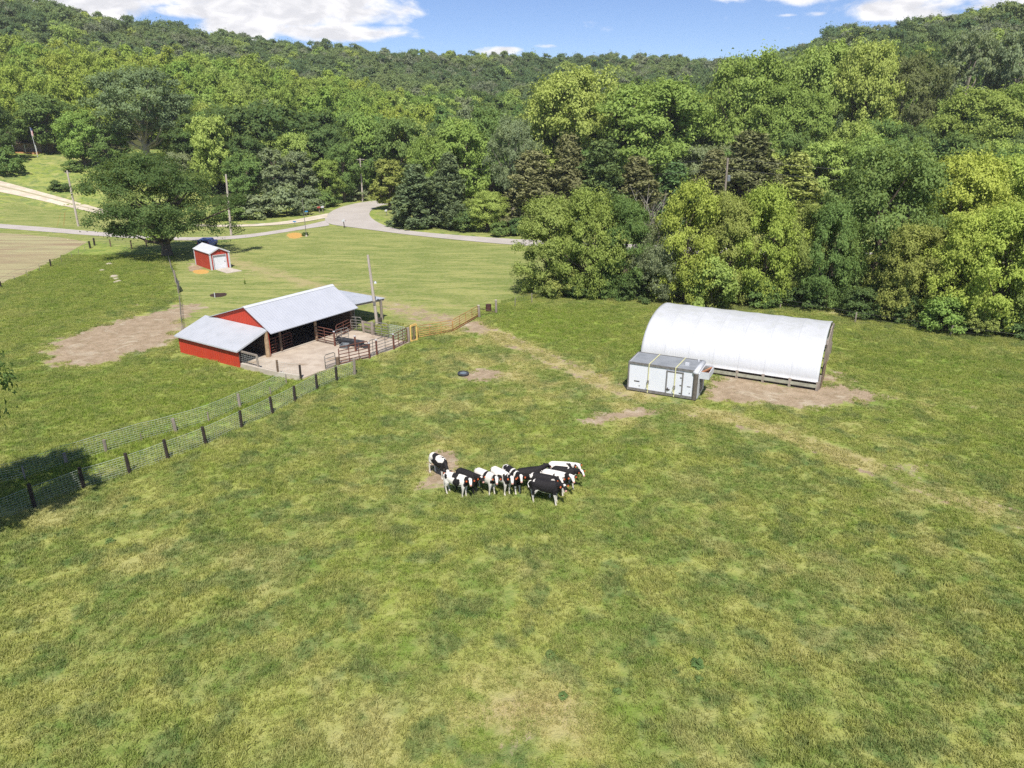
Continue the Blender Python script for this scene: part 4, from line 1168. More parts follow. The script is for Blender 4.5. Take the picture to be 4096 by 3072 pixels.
MB().bar(hfr(-.1, -.25, .05), hfr(-HL, -.25, .05), .06, 1.0).build('inner_kick_board', M['dark'], hoop)
# end framing: posts, a slanting beam, rails of a stacked gate
for t_, h_, w_ in ((-2.6, 3.3, .22), (-5.2, 3.55, .2), (-7.8, 3.3, .22), (-.35, 1.2, .16), (-10.1, 1.1, .18)):
    p = hfr(.1, t_); MB().box((p.x, p.y, h_ / 2 - .1), (.14, w_, h_), HA).build('end_post', M['wood_grey'], hoop)
MB().bar(hfr(.14, -2.0, 2.9), hfr(.14, -5.4, 3.5), .08, .25).bar(hfr(.14, -8.4, 2.9), hfr(.14, -5.4, 3.5), .08, .25).build('end_beam', M['wood_grey'], hoop)
for k in range(6): MB().bar(hfr(.22, -.4, .18 + .26 * k), hfr(.22, -3.6, .18 + .26 * k), .05, .1).build('end_rail', M['wood_brown'], hoop)
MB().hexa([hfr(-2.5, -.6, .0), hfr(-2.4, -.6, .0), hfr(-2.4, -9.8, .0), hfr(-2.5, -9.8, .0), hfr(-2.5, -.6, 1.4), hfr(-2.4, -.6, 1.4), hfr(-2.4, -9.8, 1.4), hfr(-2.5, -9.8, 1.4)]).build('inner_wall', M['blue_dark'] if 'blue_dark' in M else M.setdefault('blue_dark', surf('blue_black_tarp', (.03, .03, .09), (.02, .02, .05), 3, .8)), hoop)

# ------------------------------------------------------------------ refrigerated box
CX, CY, CA, CL, CW, CH = 8.53, 49.45, -.445, 5.0, 2.45, 2.27
cf = frame2(CX, CY, CA); z0 = .12
box = empty('cargo_box', cf(0, 0), label='white truck box with grey roof, door and two yellow straps, set on the grass', cat='cargo box')
MB().hexa([cf(.0, 0, z0), cf(CL - .1, 0, z0), cf(CL - .1, -CW, z0), cf(0, -CW, z0), cf(0, 0, CH - .03), cf(CL - .1, 0, CH - .03), cf(CL - .1, -CW, CH - .03), cf(0, -CW, CH - .03)]).build('body', M['white_wall'], box)
MB().hexa([cf(.05, -.05, CH - .028), cf(CL - .3, -.05, CH - .028), cf(CL - .3, -CW + .05, CH - .028), cf(.05, -CW + .05, CH - .028), cf(.05, -.05, CH + .0), cf(CL - .3, -.05, CH), cf(CL - .3, -CW + .05, CH), cf(.05, -CW + .05, CH)]).build('roof', surf('grey_box_roof', (.27, .285, .30), (.215, .23, .245), .8, .7, c3=(.38, .39, .40)), box)
e = MB()
for t_ in (0.02, -CW - .02): e.bar(cf(-.03, t_, CH - .06), cf(CL - .1, t_, CH - .06), .07, .16); e.bar(cf(-.03, t_, z0 + .09), cf(CL, t_, z0 + .09), .06, .2)
e.build('edge_rail', M['trim_grey'], box)
e = MB()
for t_ in (0.025, -CW - .025): e.bar(cf(0, t_, z0), cf(0, t_, CH - .14), .1, .16)
e.bar(cf(-.03, 0, CH - .05), cf(-.03, -CW, CH - .05), .06, .12); e.build('corner_post', M['trim_grey'], box)
e = MB(); e.tube([cf(CL - .14, .0, z0), cf(CL - .14, .0, CH - .2)], .17, 10); e.build('corner_post', surf('brown_corner_post', (.15, .13, .11), (.11, .095, .08), 5, .6), box)
e = MB(); e.tube([cf(CL - .14, -CW, z0), cf(CL - .14, -CW, CH - .2)], .12, 10); e.build('corner_post', M['white_paint'], box)
e = MB(); e.tube([cf(CL - .18, .1, CH - .15), cf(CL - .18, -CW - .08, CH - .15)], .19, 14); e.build('nose_cap', M['white_paint'], box, True)
MB().hexa([cf(CL - .1, -.1, z0 + .05), cf(CL + .05, -.1, z0 + .05), cf(CL + .05, -CW + .1, z0 + .05), cf(CL - .1, -CW + .1, z0 + .05), cf(CL - .1, -.1, CH - .25), cf(CL + .05, -.1, CH - .25), cf(CL + .05, -CW + .1, CH - .25), cf(CL - .1, -CW + .1, CH - .25)]).build('front_wall', M['white_paint'], box)
MB().hexa([cf(CL + .05, -.7, z0 + .25), cf(CL + .08, -.7, z0 + .25), cf(CL + .08, -1.75, z0 + .25), cf(CL + .05, -1.75, z0 + .25), cf(CL + .05, -.7, 1.55), cf(CL + .08, -.7, 1.55), cf(CL + .08, -1.75, 1.55), cf(CL + .05, -1.75, 1.55)]).build('service_panel', M['trim_grey'], box)
# cooling unit, open topped and rusty inside
u0, u1, ta, tb2, za, zb2 = CL + .05, CL + .68, -.35, -CW + .35, 1.62, 2.12
cu = MB()
for (sa, ta_, sb, tb_) in ((u0, ta, u1, ta), (u1, ta, u1, tb2), (u1, tb2, u0, tb2)):
    cu.bar(cf(sa, ta_, (za + zb2) / 2), cf(sb, tb_, (za + zb2) / 2), .05, zb2 - za)
unit = cu.build('cooling_unit', M['white_paint'], box)
MB().hexa([cf(u0, ta - .03, za), cf(u1 - .03, ta - .03, za), cf(u1 - .03, tb2 + .03, za), cf(u0, tb2 + .03, za), cf(u0, ta - .03, za + .22), cf(u1 - .03, ta - .03, za + .22), cf(u1 - .03, tb2 + .03, za + .22), cf(u0, tb2 + .03, za + .22)]).build('rusty_inside', M['rust'], unit)
MB().bar(cf(u0 + .1, ta - .2, zb2 - .1), cf(u1 - .1, tb2 + .3, zb2 - .06), .1).build('inner_bar', surf('rusty_orange_bar', (.5, .25, .13), (.35, .15, .08), 4, .8), unit)
MB().box(cf(u0 + .2, tb2 + .35, zb2 - .15), (.3, .4, .2), CA).build('inner_motor', M['galv'], unit)
# door with frame, hinges, handle
d0, d1, dz = 2.87, 3.9, 1.86
dr = MB().bar(cf(d0, .022, dz / 2 + .14), cf(d1, .022, dz / 2 + .14), .035, dz - .12).build('door', M['white_wall'], box)
e = MB(); e.bar(cf(d0 - .05, .03, z0 + .1), cf(d0 - .05, .03, dz + .15), .1, .05); e.bar(cf(d1 + .05, .03, z0 + .1), cf(d1 + .05, .03, dz + .15), .1, .05); e.bar(cf(d0 - .1, .033, dz + .1), cf(d1 + .1, .033, dz + .1), .05, .1)
e.build('frame', M['trim_grey'], dr)
for zz in (.45, 1.05, 1.62): MB().bar(cf(d1 - .12, .06, zz), cf(d1 + .06, .06, zz), .03, .06).build('hinge', M['trim_grey'], dr)
MB().bar(cf(d0 - .02, .08, .62), cf(d0 + .24, .08, .6), .05, .06).bar(cf(d0 + .08, .08, .5), cf(d0 + .08, .08, .74), .05, .05).build('handle', M['dark'], dr)
MB().bar(cf(.45, .012, .85), cf(.85, .012, .85), .02, .07).build('side_plate', M['dark'], box)
MB().bar(cf(4.3, .012, 1.02), cf(4.55, .012, 1.02), .02, .05).build('side_plate', M['galv'], box)
for s_ in (.85, 4.5): MB().box(cf(s_, .01, .52), (.05, .02, .09), CA).build('side_light', M['dark'], box)
for s_ in (.6, 1.7, 2.8, 3.9, 4.7): MB().bar(cf(s_, -.05, .05), cf(s_, -CW + .05, .05), .14, .14).build('skid', M['wood_grey'], box)
MB().box(cf(CL - 1.0, -.95, CH + .09), (.3, .18, .2), CA).build('roof_vent', M['white_paint'], box)
MB().tube([cf(CL - .45, -CW + .3, CH), cf(CL - .45, -CW + .3, CH + .12)], .07, 10).build('roof_vent', M['white_paint'], box)
MB().tube([cf(CL + .12, -.55, 1.6), cf(CL + .16, -.5, 1.1), cf(CL + .13, -.62, .6), cf(CL + .2, -.4, .05)], .018, 6).build('cable', M['black'], box)
for s_, lab in ((1.5, 'left yellow ratchet strap over the white truck box'), (3.42, 'right yellow ratchet strap over the white truck box door')):
    st_ = empty('ratchet_strap', cf(s_, .08, .1), label=lab, cat='strap')
    e = MB(); e.bar(cf(s_, .085, .1), cf(s_, .085, CH + .03), .065, .02)
    e.bar(cf(s_, .09, CH + .03), cf(s_ + .12, -CW - .05, CH + .03), .065, .02); e.bar(cf(s_ + .12, -CW - .07, .1), cf(s_ + .12, -CW - .07, CH + .03), .065, .02)
    e.build('webbing', M['strap'], st_)
    MB().box(cf(s_, .12, .95 if s_ < 2 else .85), (.13, .07, .24), CA).build('ratchet', M['galv'], st_)
    MB().tube([cf(s_ + .02, .15, .9), cf(s_ - .1, .16, .6), cf(s_ + .03, .14, .35)], .022, 5).build('loose_end', M['strap'], st_)

# ------------------------------------------------------------------ cattle
COATM, n, l, b = new_mat('cow_coat')
a_ = n.new('ShaderNodeAttribute'); a_.attribute_name = 'coat'
l.new(a_.outputs['Color'], b.inputs['Base Color']); b.inputs['Roughness'].default_value = .75; b.inputs['Specular IOR Level'].default_value = .2


def ering(c, d, rw, rh, n=14):
    c = Vector(c); d = Vector(d).normalized(); up = Vector((0, 0, 1)) if abs(d.z) < .9 else Vector((1, 0, 0))
    a = d.cross(up).normalized(); u_ = a.cross(d).normalized()
    return [c + a * rw * math.cos(2 * math.pi * k / n) + u_ * rh * math.sin(2 * math.pi * k / n) for k in range(n)]


def loft(mb, st, n=14):
    """st = list of (centre, half width, half height)"""
    b0 = len(mb.v); N = len(st)
    for i, (c, rw, rh) in enumerate(st):
        d = Vector(st[min(i + 1, N - 1)][0]) - Vector(st[max(i - 1, 0)][0])
        mb.v += ering(c, d, rw, rh, n)
    for i in range(N - 1):
        for k in range(n): mb.f.append([b0 + i * n + k, b0 + (i + 1) * n + k, b0 + (i + 1) * n + (k + 1) % n, b0 + i * n + (k + 1) % n])
    mb.f.append([b0 + k for k in range(n)]); mb.f.append([b0 + (N - 1) * n + k for k in range(n)][::-1])


def make_cow(u, v, head_deg, look_deg, base, patches, face, label, scale=1.0, low=0, legs=0, belly=None, socks=True, tail=0):
    """heading and gaze in degrees (0 = to the right, -90 = to the camera)"""
    p = G(u, v); th = R(head_deg); rel = R(max(-115, min(115, look_deg - head_deg)))
    root = empty('cow', p, th, label=label, cat='cow', group='black and white dairy heifers in the pasture')
    mb = MB()
    T = [(-.70, .99, .07, .08), (-.66, .97, .15, .17), (-.55, .95, .22, .25), (-.38, .93, .235, .28), (-.15, .885, .27, .325), (.1, .875, .275, .335), (.3, .89, .24, .325), (.45, .92, .2, .30), (.57, .95, .15, .23), (.63, .97, .1, .15)]
    loft(mb, [((x, 0, z), w_, h_) for x, z, w_, h_ in T], 16)
    # neck and head
    nd = Vector((math.cos(rel * .55), math.sin(rel * .55), 0)); hd = Vector((math.cos(rel), math.sin(rel), 0))
    nb = Vector((.45, 0, 1.0)); poll = Vector((.56, 0, 1.02)) + nd * (.36 - low * .05) + Vector((0, 0, .14 - .75 * low))
    loft(mb, [(nb, .15, .22), (nb.lerp(poll, .4), .115, .175), (nb.lerp(poll, .8), .095, .14), (poll, .085, .11)], 12)
    dn = Vector((0, 0, -1)); mz = poll + hd * (.23 - .07 * low) + dn * (.19 + .14 * low)
    loft(mb, [(poll - hd * .05 + Vector((0, 0, .02)), .07, .08), (poll + hd * .03, .092, .09), (poll.lerp(mz, .45), .082, .085), (poll.lerp(mz, .8), .058, .062), (mz, .064, .058), (mz + (mz - poll).normalized() * .04, .045, .04)], 12)
    side = Vector((-hd.y, hd.x, 0))
    ears = []
    for k in (-1, 1):
        a = poll + side * .08 * k + Vector((0, 0, .03)); bb = poll + side * .25 * k + Vector((0, 0, .02)); ears.append(bb)
        loft(mb, [(a, .03, .03), (a.lerp(bb, .55), .055, .03), (bb, .025, .018)], 8)
    # legs
    lg = [0.0, .07, -.05, .05]; random.shuffle(lg)
    fi = 0
    for k in (-1, 1):
        dx = lg[fi]; fi += 1
        loft(mb, [((.43, .12 * k, .86), .09, .14), ((.43, .135 * k, .62), .075, .1), ((.43 + dx * .4, .13 * k, .40), .05, .055), ((.42 + dx * .8, .13 * k, .22), .036, .04), ((.43 + dx, .13 * k, .09), .042, .045), ((.45 + dx, .13 * k, .0), .055, .065)], 10)
        dx = lg[fi]; fi += 1
        loft(mb, [((-.5, .12 * k, .92), .1, .19), ((-.49, .15 * k, .70), .09, .16), ((-.54 + dx * .3, .15 * k, .53), .06, .085), ((-.62 + dx * .6, .145 * k, .42), .046, .058), ((-.60 + dx * .8, .14 * k, .24), .036, .04), ((-.58 + dx, .14 * k, .09), .042, .045), ((-.555 + dx, .14 * k, .0), .055, .065)], 10)
    # tail
    ts = Vector((-.70, 0, 1.08))
    if tail: tp = [ts, ts + Vector((-.09, tail * .10, .02)), ts + Vector((-.12, tail * .28, -.05)), ts + Vector((.02, tail * .42, -.22)), ts + Vector((.2, tail * .40, -.2))]
    else: tp = [ts, ts + Vector((-.07, 0, -.1)), ts + Vector((-.08, .01, -.4)), ts + Vector((-.06, .02, -.65)), ts + Vector((-.06, .02, -.78))]
    mb.tube(tp, [.035, .026, .02, .03, .018], 8)
    tmp = mb.build('tmp', None, None)
    md = tmp.modifiers.new('r', 'REMESH'); md.mode = 'VOXEL'; md.voxel_size = .021; md.use_smooth_shade = True
    ms = tmp.modifiers.new('s', 'SMOOTH'); ms.factor = .5; ms.iterations = 4
    dg = bpy.context.evaluated_depsgraph_get(); me = bpy.data.meshes.new_from_object(tmp.evaluated_get(dg))
    bpy.data.objects.remove(tmp)
    me.name = 'body'
    co = np.empty(len(me.vertices) * 3, np.float32); me.vertices.foreach_get('co', co); co = co.reshape(-1, 3)
    white = np.array([.74, .70, .64]); black = np.array([.018, .016, .017]); pink = np.array([.55, .30, .24])
    wob = np.array([mnoise.noise(Vector((float(c[0]) * 5 + u, float(c[1]) * 2, float(c[2]) * 5))) + .5 * mnoise.noise(Vector((float(c[0]) * 13 + u, float(c[1]) * 5, float(c[2]) * 13))) for c in co])
    x, y, z = co.T
    body_w = np.full(len(co), 1. if base == 'w' else 0.)
    for (px_, pz_, rx_, rz_, val) in patches:
        d_ = np.sqrt(((x - px_) / rx_) ** 2 + ((z - pz_) / rz_) ** 2) + wob * .45
        body_w = np.where(d_ < 1, float(val), body_w)
    if socks: body_w = np.where(z + wob * .12 < (.45 if base == 'b' else .5), 1, body_w)
    if belly: body_w = np.where((z + wob * .08 < belly) & (np.abs(x) < .5), 1, body_w)
    hv_ = co - np.array(poll); along = hv_ @ np.array((mz - poll).normalized()); lat = hv_ @ np.array(side)
    headm = (np.linalg.norm(co - np.array(poll.lerp(mz, .45)), axis=1) < .31) & (along > -.09) & (hv_ @ np.array(hd) > -.1)
    if face == 'white': hw_ = np.where((np.abs(lat) < .075), 1., 0.)
    elif face == 'blaze': hw_ = np.where((np.abs(lat) < .05 + .02 * (along < .08)), 1., 0.)
    elif face == 'star': hw_ = np.where((np.abs(lat) < .05) & (along < .07) & (along > -.03), 1., 0.)
    elif face == 'full': hw_ = np.where(np.abs(lat) < .12, 1., 0.)
    else: hw_ = np.zeros(len(co))
    hw_ = np.where(hv_ @ np.array(hd) < -.04, 0., hw_) if face not in ('full',) else hw_
    dp = np.linalg.norm(co - np.array(poll), axis=1)
    if face != 'full': body_w = np.where((dp < .26 + wob * .06) & (hv_ @ np.array(hd) < .03) & (z > .45 - .3 * low), 0., body_w)
    body_w = np.where(headm, hw_, body_w)
    if tail or base == 'w': body_w = np.where(x < -.72, 1, body_w)
    colr = black[None] * (1 - body_w[:, None]) + white[None] * body_w[:, None]
    dirtm = np.clip((.62 - z) * 1.4 + wob * .5, 0, .5)[:, None] * body_w[:, None]; colr = colr * (1 - dirtm * .55) + np.array([[.30, .24, .16]]) * dirtm * .55
    colr = colr * (1 + wob[:, None] * .10)
    mzm = along > (mz - poll).length - .03
    if face != 'black': colr = np.where((mzm & headm)[:, None], pink[None], colr)
    colr = np.where((z < .045)[:, None], np.array([[.3, .22, .15]]), colr)
    ca = me.color_attributes.new('coat', 'FLOAT_COLOR', 'POINT'); ca.data.foreach_set('color', np.c_[colr, np.ones(len(co))].astype(np.float32).ravel())
    me.materials.clear(); me.materials.append(COATM)
    me.polygons.foreach_set('use_smooth', [True] * len(me.polygons))
    ob = bpy.data.objects.new('body', me); COL.objects.link(ob); ob.parent = root
    for k, e_ in zip((-1, 1), ears):
        c = e_ - side * .06 * k - Vector((0, 0, .06)) + hd * .035
        t = MB(); t.v += [c + side * a * .034 + Vector((0, 0, b_ * .038)) + hd * q for q in (0, .012) for a, b_ in ((-1, 1), (1, 1), (1.1, -.8), (.5, -1.2), (-.5, -1.2), (-1.1, -.8))]
        t.f += [[0, 1, 2, 3, 4, 5], [11, 10, 9, 8, 7, 6]] + [[i, 6 + i, 6 + (i + 1) % 6, (i + 1) % 6] for i in range(6)]
        npmesh('ear_tag', [tuple(q) for q in t.v], t.f, M['orange'], root)
    for k in (-1, 1):
        c = poll + hd * .10 + side * .088 * k + dn * .05
        eb = bmesh.new(); bmesh.ops.create_icosphere(eb, subdivisions=1, radius=.018, matrix=Matrix.Translation(c)); mm = bpy.data.meshes.new('eye'); eb.to_mesh(mm); eb.free()
        mm.materials.append(M['black']); eo = bpy.data.objects.new('eye', mm); COL.objects.link(eo); eo.parent = root
    root.scale = (scale,) * 3
    return root


make_cow(1757, 1904, -48, -75, 'b', [(-.6, 1.1, .3, .35, 1), (-.55, .7, .2, .35, 1), (.3, 1.08, .22, .12, 1), (.12, 1.16, .12, .08, 1), (-.68, 1.0, .1, .12, 0)], 'white', 'black cow with white rump grazing head down on the dirt patch, farthest left', 1.08, low=.72)
make_cow(1829, 1982, -27, -80, 'w', [(-.02, 1.16, .16, .1, 0), (.1, .85, .2, .26, 0), (-.52, 1.0, .09, .1, 0), (.62, .95, .12, .3, 0)], 'white', 'white cow with black side patch, front left beside the grazing cow', 1.08, tail=0)
make_cow(1872, 1968, -38, -55, 'b', [], 'star', 'black cow with a white forehead spot behind the front left white cow', 1.08, socks=False)
make_cow(1943, 1969, -42, -85, 'w', [(.12, 1.1, .08, .3, 0), (.05, .85, .1, .15, 0), (.6, .8, .1, .12, 0)], 'white', 'white cow with one black band across its shoulder, third along the row', 1.08)
make_cow(2006, 1968, -48, -85, 'w', [(-.62, 1.0, .07, .1, 0), (.15, .98, .13, .1, 0), (.22, .86, .1, .09, 0), (.5, 1.0, .12, .2, 0), (.55, .8, .1, .15, 0), (.35, 1.1, .05, .06, 0)], 'white', 'white cow with small black shoulder spots in the middle of the row', 1.12)
make_cow(2048, 1959, -55, -85, 'b', [(-.6, 1.15, .3, .3, 1), (.12, 1.2, .05, .2, 1), (.42, 1.15, .05, .2, 1), (-.4, 1.12, .12, .08, 0)], 'blaze', 'black cow with white rump and white back stripes in the middle of the row', 1.1)
make_cow(2118, 1958, 14, 50, 'b', [], 'black', 'plain black cow facing away, ears up, behind the front right pair', 1.12, socks=False)
make_cow(2184, 2012, -17, -70, 'b', [(-.35, .62, .2, .12, 1), (-.1, .6, .12, .08, 1), (-.62, 1.15, .08, .06, 1)], 'star', 'big black cow with white legs and curled white tail, nearest the camera', 1.12, belly=.60, tail=-1)
make_cow(2172, 1985, -20, -60, 'b', [(-.6, 1.12, .12, .12, 1), (.55, 1.0, .1, .1, 1)], 'blaze', 'black cow with white rump patch right behind the nearest cow', 1.1)
make_cow(2220, 1973, -24, -70, 'w', [(.6, .9, .16, .35, 0), (0, 1.08, .05, .07, 0), (.2, 1.0, .05, .08, 0), (.45, .75, .12, .1, 0)], 'full', 'white cow with black neck and white face behind the black pair', 1.12)
make_cow(2243, 1930, -6, -60, 'w', [(.42, 1.12, .08, .06, 0), (.48, .95, .08, .16, 0), (-.5, .75, .12, .2, 0), (-.15, 1.0, .06, .05, 0), (-.1, .9, .08, .06, 0), (.1, .88, .1, .05, 0), (.3, 1.16, .04, .04, 0)], 'full', 'speckled white cow standing farthest back in the herd', 1.06)
make_cow(2257, 1950, -16, -55, 'b', [(.62, .9, .05, .05, 1), (.2, 1.2, .03, .02, 1)], 'blaze', 'black cow with white face blaze in front of the speckled white cow', 1.04)


# ------------------------------------------------------------------ trees
def leaf_quads(P, N_, size, rng_, elong=1.35):
    """rhombic leaf sprays at P facing N_"""
    n = len(P)
    t = rng_.normal(size=(n, 3)); N_ = N_ / np.maximum(np.linalg.norm(N_, axis=1, keepdims=True), 1e-6)
    a = np.cross(N_, t); a /= np.maximum(np.linalg.norm(a, axis=1, keepdims=True), 1e-6); b_ = np.cross(N_, a)
    s = size * rng_.uniform(.6, 1.25, (n, 1))
    bend = N_ * s * .18
    V = np.stack([P - a * s * .5 * elong - bend, P - b_ * s * .36 + bend, P + a * s * .5 * elong - bend, P + b_ * s * .36 + bend], 1).reshape(-1, 3)
    F = np.arange(4 * n).reshape(n, 4)
    return V, F


def crown(kind, seed, nclump, per, leaf, r=1.0, h=1.0):
    """unit crown: about 2r wide and from z=0.1h to z=h; returns leaf mesh data and clump centres"""
    g = np.random.default_rng(seed)
    C, Rc = [], []
    tries = 0
    while len(C) < nclump and tries < 20000:
        tries += 1
        f = g.uniform(0, 1); az_ = g.uniform(0, 2 * math.pi)
        if kind == 'belt': z = .05 + .89 * f; rad = r * (math.sin(math.pi * min(1, (.2 + .74 * f))) ** .5)
        elif kind == 'round': z = .16 + .78 * f; rad = r * (math.sin(math.pi * min(1, (.10 + .84 * f))) ** .55)
        elif kind == 'tall': z = .14 + .8 * f; rad = r * (math.sin(math.pi * (.12 + .8 * f)) ** .6) * (1 - .25 * f)
        elif kind == 'oak': z = .22 + .70 * f; rad = r * (math.sin(math.pi * (.26 + .64 * f)) ** .6) * (1 - .18 * f)
        elif kind == 'open': z = .36 + .6 * f; rad = r * (math.sin(math.pi * (.12 + .78 * f)) ** .75)
        elif kind == 'cedar': z = .04 + .9 * f; rad = r * (1 - f ** 1.3) ** .8 * (.72 + .28 * math.sin(f * 8 + az_ * 2 + seed))
        elif kind == 'spruce': z = .05 + .93 * f; rad = r * (1 - f) ** .85 + .03
        elif kind == 'shrub': z = .05 + .85 * f; rad = r * math.sqrt(max(0, 1 - (f * .95) ** 2))
        lob = 1 + (.26 if kind != 'oak' else .36) * math.sin(az_ * 3 + seed) * math.sin(f * 6 + seed * 2) + .14 * math.sin(az_ * 5 + seed * 3)
        dens = g.uniform(.35, 1) ** .45 if kind not in ('open', 'oak') else g.uniform(.3, 1) ** .5
        q = rad * lob * dens * .86
        c = np.array([q * math.cos(az_), q * math.sin(az_), z * h])
        rc = {'belt': .24, 'round': .24, 'tall': .2, 'oak': .25, 'open': .2, 'cedar': .17, 'spruce': .15, 'shrub': .3}[kind] * r * g.uniform(.65, 1.3)
        if kind in ('open',) and any(np.linalg.norm(c - d) < .19 * r for d in C[-40:]): continue
        C.append(c); Rc.append(rc)
    C = np.array(C); Rc = np.array(Rc)
    idx = np.repeat(np.arange(len(C)), per)
    d = g.normal(size=(len(idx), 3)); d /= np.linalg.norm(d, axis=1, keepdims=True)
    if kind in ('belt', 'round', 'oak', 'open', 'tall', 'shrub'): d[:, 2] = np.where(d[:, 2] < -.3, -d[:, 2] * .6, d[:, 2])
    flat = {'belt': .8, 'round': .75, 'tall': .85, 'oak': .62, 'open': .7, 'cedar': 1.1, 'spruce': .4, 'shrub': .8}[kind]
    nsub = 9
    sd3 = g.normal(size=(len(C), nsub, 3)); sd3 /= np.linalg.norm(sd3, axis=2, keepdims=True)
    if kind not in ('cedar', 'spruce'): sd3[:, :, 2] = np.where(sd3[:, :, 2] < -.25, -sd3[:, :, 2] * .7, sd3[:, :, 2])
    sr3 = g.uniform(.55, 1.05, (len(C), nsub))
    pk = g.integers(0, nsub, len(idx))
    sdir = sd3[idx, pk]; srad = sr3[idx, pk]
    jit = g.normal(size=(len(idx), 3)) * .2
    d = sdir * .6 + jit * 2.2; d /= np.linalg.norm(d, axis=1, keepdims=True)
    P = C[idx] + (sdir * srad[:, None] + jit) * Rc[idx][:, None] * np.array([1, 1, flat])
    # thin stray twigs break up the outline
    str_ = g.uniform(0, 1, len(idx)) < .07
    P[str_] += d[str_] * (Rc[idx][str_] * g.uniform(.15, .6, str_.sum()))[:, None]
    out = P - np.array([0, 0, .45 * h]); out[:, 2] *= .8
    out /= np.maximum(np.linalg.norm(out, axis=1, keepdims=True), 1e-6)
    N_ = d * .55 + out * .35 + g.normal(size=d.shape) * .42 + np.array([0, 0, .25])
    if kind == 'spruce': N_ = np.array([0, 0, 1.]) + out * .5 + g.normal(size=d.shape) * .3
    if kind == 'cedar': N_ = d * .7 + g.normal(size=d.shape) * .5
    V, F = leaf_quads(P, N_, leaf, g, 1.35 if kind != 'cedar' else 1.8)
    tint = np.clip(g.normal(.42, .2, len(C))[idx] + g.normal(0, .16, len(idx)), 0, 1)
    return V, F, np.repeat(tint, 4), C


def trunk_mb(kind, C, h, r, seed):
    g = random.Random(seed); o = MB()
    tr = {'belt': .03, 'round': .035, 'tall': .03, 'oak': .045, 'open': .035, 'cedar': .03, 'spruce': .025, 'shrub': .015}[kind] * h
    topf = {'belt': .6, 'round': .62, 'tall': .75, 'oak': .5, 'open': .7, 'cedar': .8, 'spruce': .93, 'shrub': .4}[kind]
    bend = (g.uniform(-.05, .05) * h, g.uniform(-.04, .04) * h)
    ax = [Vector((bend[0] * f * f, bend[1] * f * f, h * topf * f)) for f in (0, .12, .3, .5, .75, 1)]
    rad = [tr * 1.5, tr * 1.05, tr * .9, tr * .75, tr * .5, tr * .22]
    ax[0].z = -.3
    o.tube(ax, rad, 8)
    if kind in ('spruce', 'cedar'): nl = 10
    else: nl = min(len(C), {'belt': 14, 'round': 16, 'tall': 16, 'oak': 22, 'open': 24, 'shrub': 8}[kind])
    sel = g.sample(range(len(C)), nl)
    for i in sel:
        c = Vector(C[i]); f0 = max(.18, min(.95, (c.z / h) / topf * .62)); k = f0 * (len(ax) - 1); j = int(k)
        st = ax[j].lerp(ax[min(j + 1, len(ax) - 1)], k - j)
        mid_ = st.lerp(c, .5) + Vector((g.uniform(-.03, .03) * h, g.uniform(-.03, .03) * h, -.03 * h))
        o.tube([st, mid_, c], [tr * .42, tr * .26, tr * .07], 5)
    return o


PROTO = {}


def proto(kind, level, var):
    key = (kind, level, var)
    if key in PROTO: return PROTO[key]
    # unit tree of height 1, crown radius r (height units)
    r = {'belt': .5, 'round': .46, 'tall': .32, 'oak': .68, 'open': .5, 'cedar': .30, 'spruce': .30, 'shrub': .62}[kind]
    if level == 0: nc, per, lf = {'oak': (62, 820, .0165), 'open': (85, 380, .018), 'spruce': (220, 170, .020), 'cedar': (150, 240, .020), 'shrub': (40, 260, .055)}.get(kind, (120, 360, .0205))
    elif level == 1: nc, per, lf = {'oak': (120, 260, .021), 'spruce': (170, 100, .026), 'cedar': (120, 150, .027), 'shrub': (30, 150, .08), 'open': (80, 220, .024)}.get(kind, (80, 230, .029))
    else: nc, per, lf = {'cedar': (60, 60, .05)}.get(kind, (44, 110, .042))
    sd_ = hash((kind.__len__() * 31 + ord(kind[0]) * 7 + level * 101 + var * 13)) % 9973
    V, F, tint, C = crown(kind, sd_, nc, per, lf, r, 1.0)
    mt = M['needle'] if kind in ('cedar', 'spruce') else M['leaf']
    me = npmesh('crown', V, F, mt, attrs={'tint': tint})
    tk = None
    if level < 2:
        tb_ = trunk_mb(kind, C, 1.0, r, sd_)
        tb_.v = [Vector((v_.x, v_.y, v_.z * (.06 if v_.z < 0 else 1))) for v_ in tb_.v]
        tk = tb_.build('trunk', M['bark_pale'] if kind in ('open',) else M['bark'])
        td = tk.data; bpy.data.objects.remove(tk); tk = td
    cd = me.data; bpy.data.objects.remove(me)
    PROTO[key] = (cd, tk, r)
    return PROTO[key]


def plant(name, p, h, wid, kind, colr, label, cat='tree', level=0, var=0, group=None, rot=None, parts=True):
    cd, tk, r = proto(kind, level, var)
    s = (wid / 2 / r, wid / 2 / r, h)
    rz = random.uniform(0, 6.28) if rot is None else rot
    k = random.uniform(.93, 1.07)
    c4 = (colr[0] * k, colr[1] * k, colr[2] * k, 1)
    if parts and tk is not None:
        root = empty(name, p, rz, label=label, cat=cat, group=group); root.scale = s
        for nm, d in (('crown', cd), ('trunk', tk)):
            o = bpy.data.objects.new(nm, d); COL.objects.link(o); o.parent = root; o.color = c4
        return root
    o = bpy.data.objects.new(name, cd); COL.objects.link(o); o.location = p; o.rotation_euler = (0, 0, rz); o.scale = s; o.color = c4
    return tag(o, label, cat, group)


def treeF(x, yb, yt, wpx, kind, colr, label, name='tree', level=0, var=0, cat='tree', rot=None):
    p = GF(x, yb); h = top_z(p, yt * K); wid = wpx * K / pxm(p)
    return plant(name, p, max(h, .5), wid, kind, colr, label, cat, level, var, rot=rot)


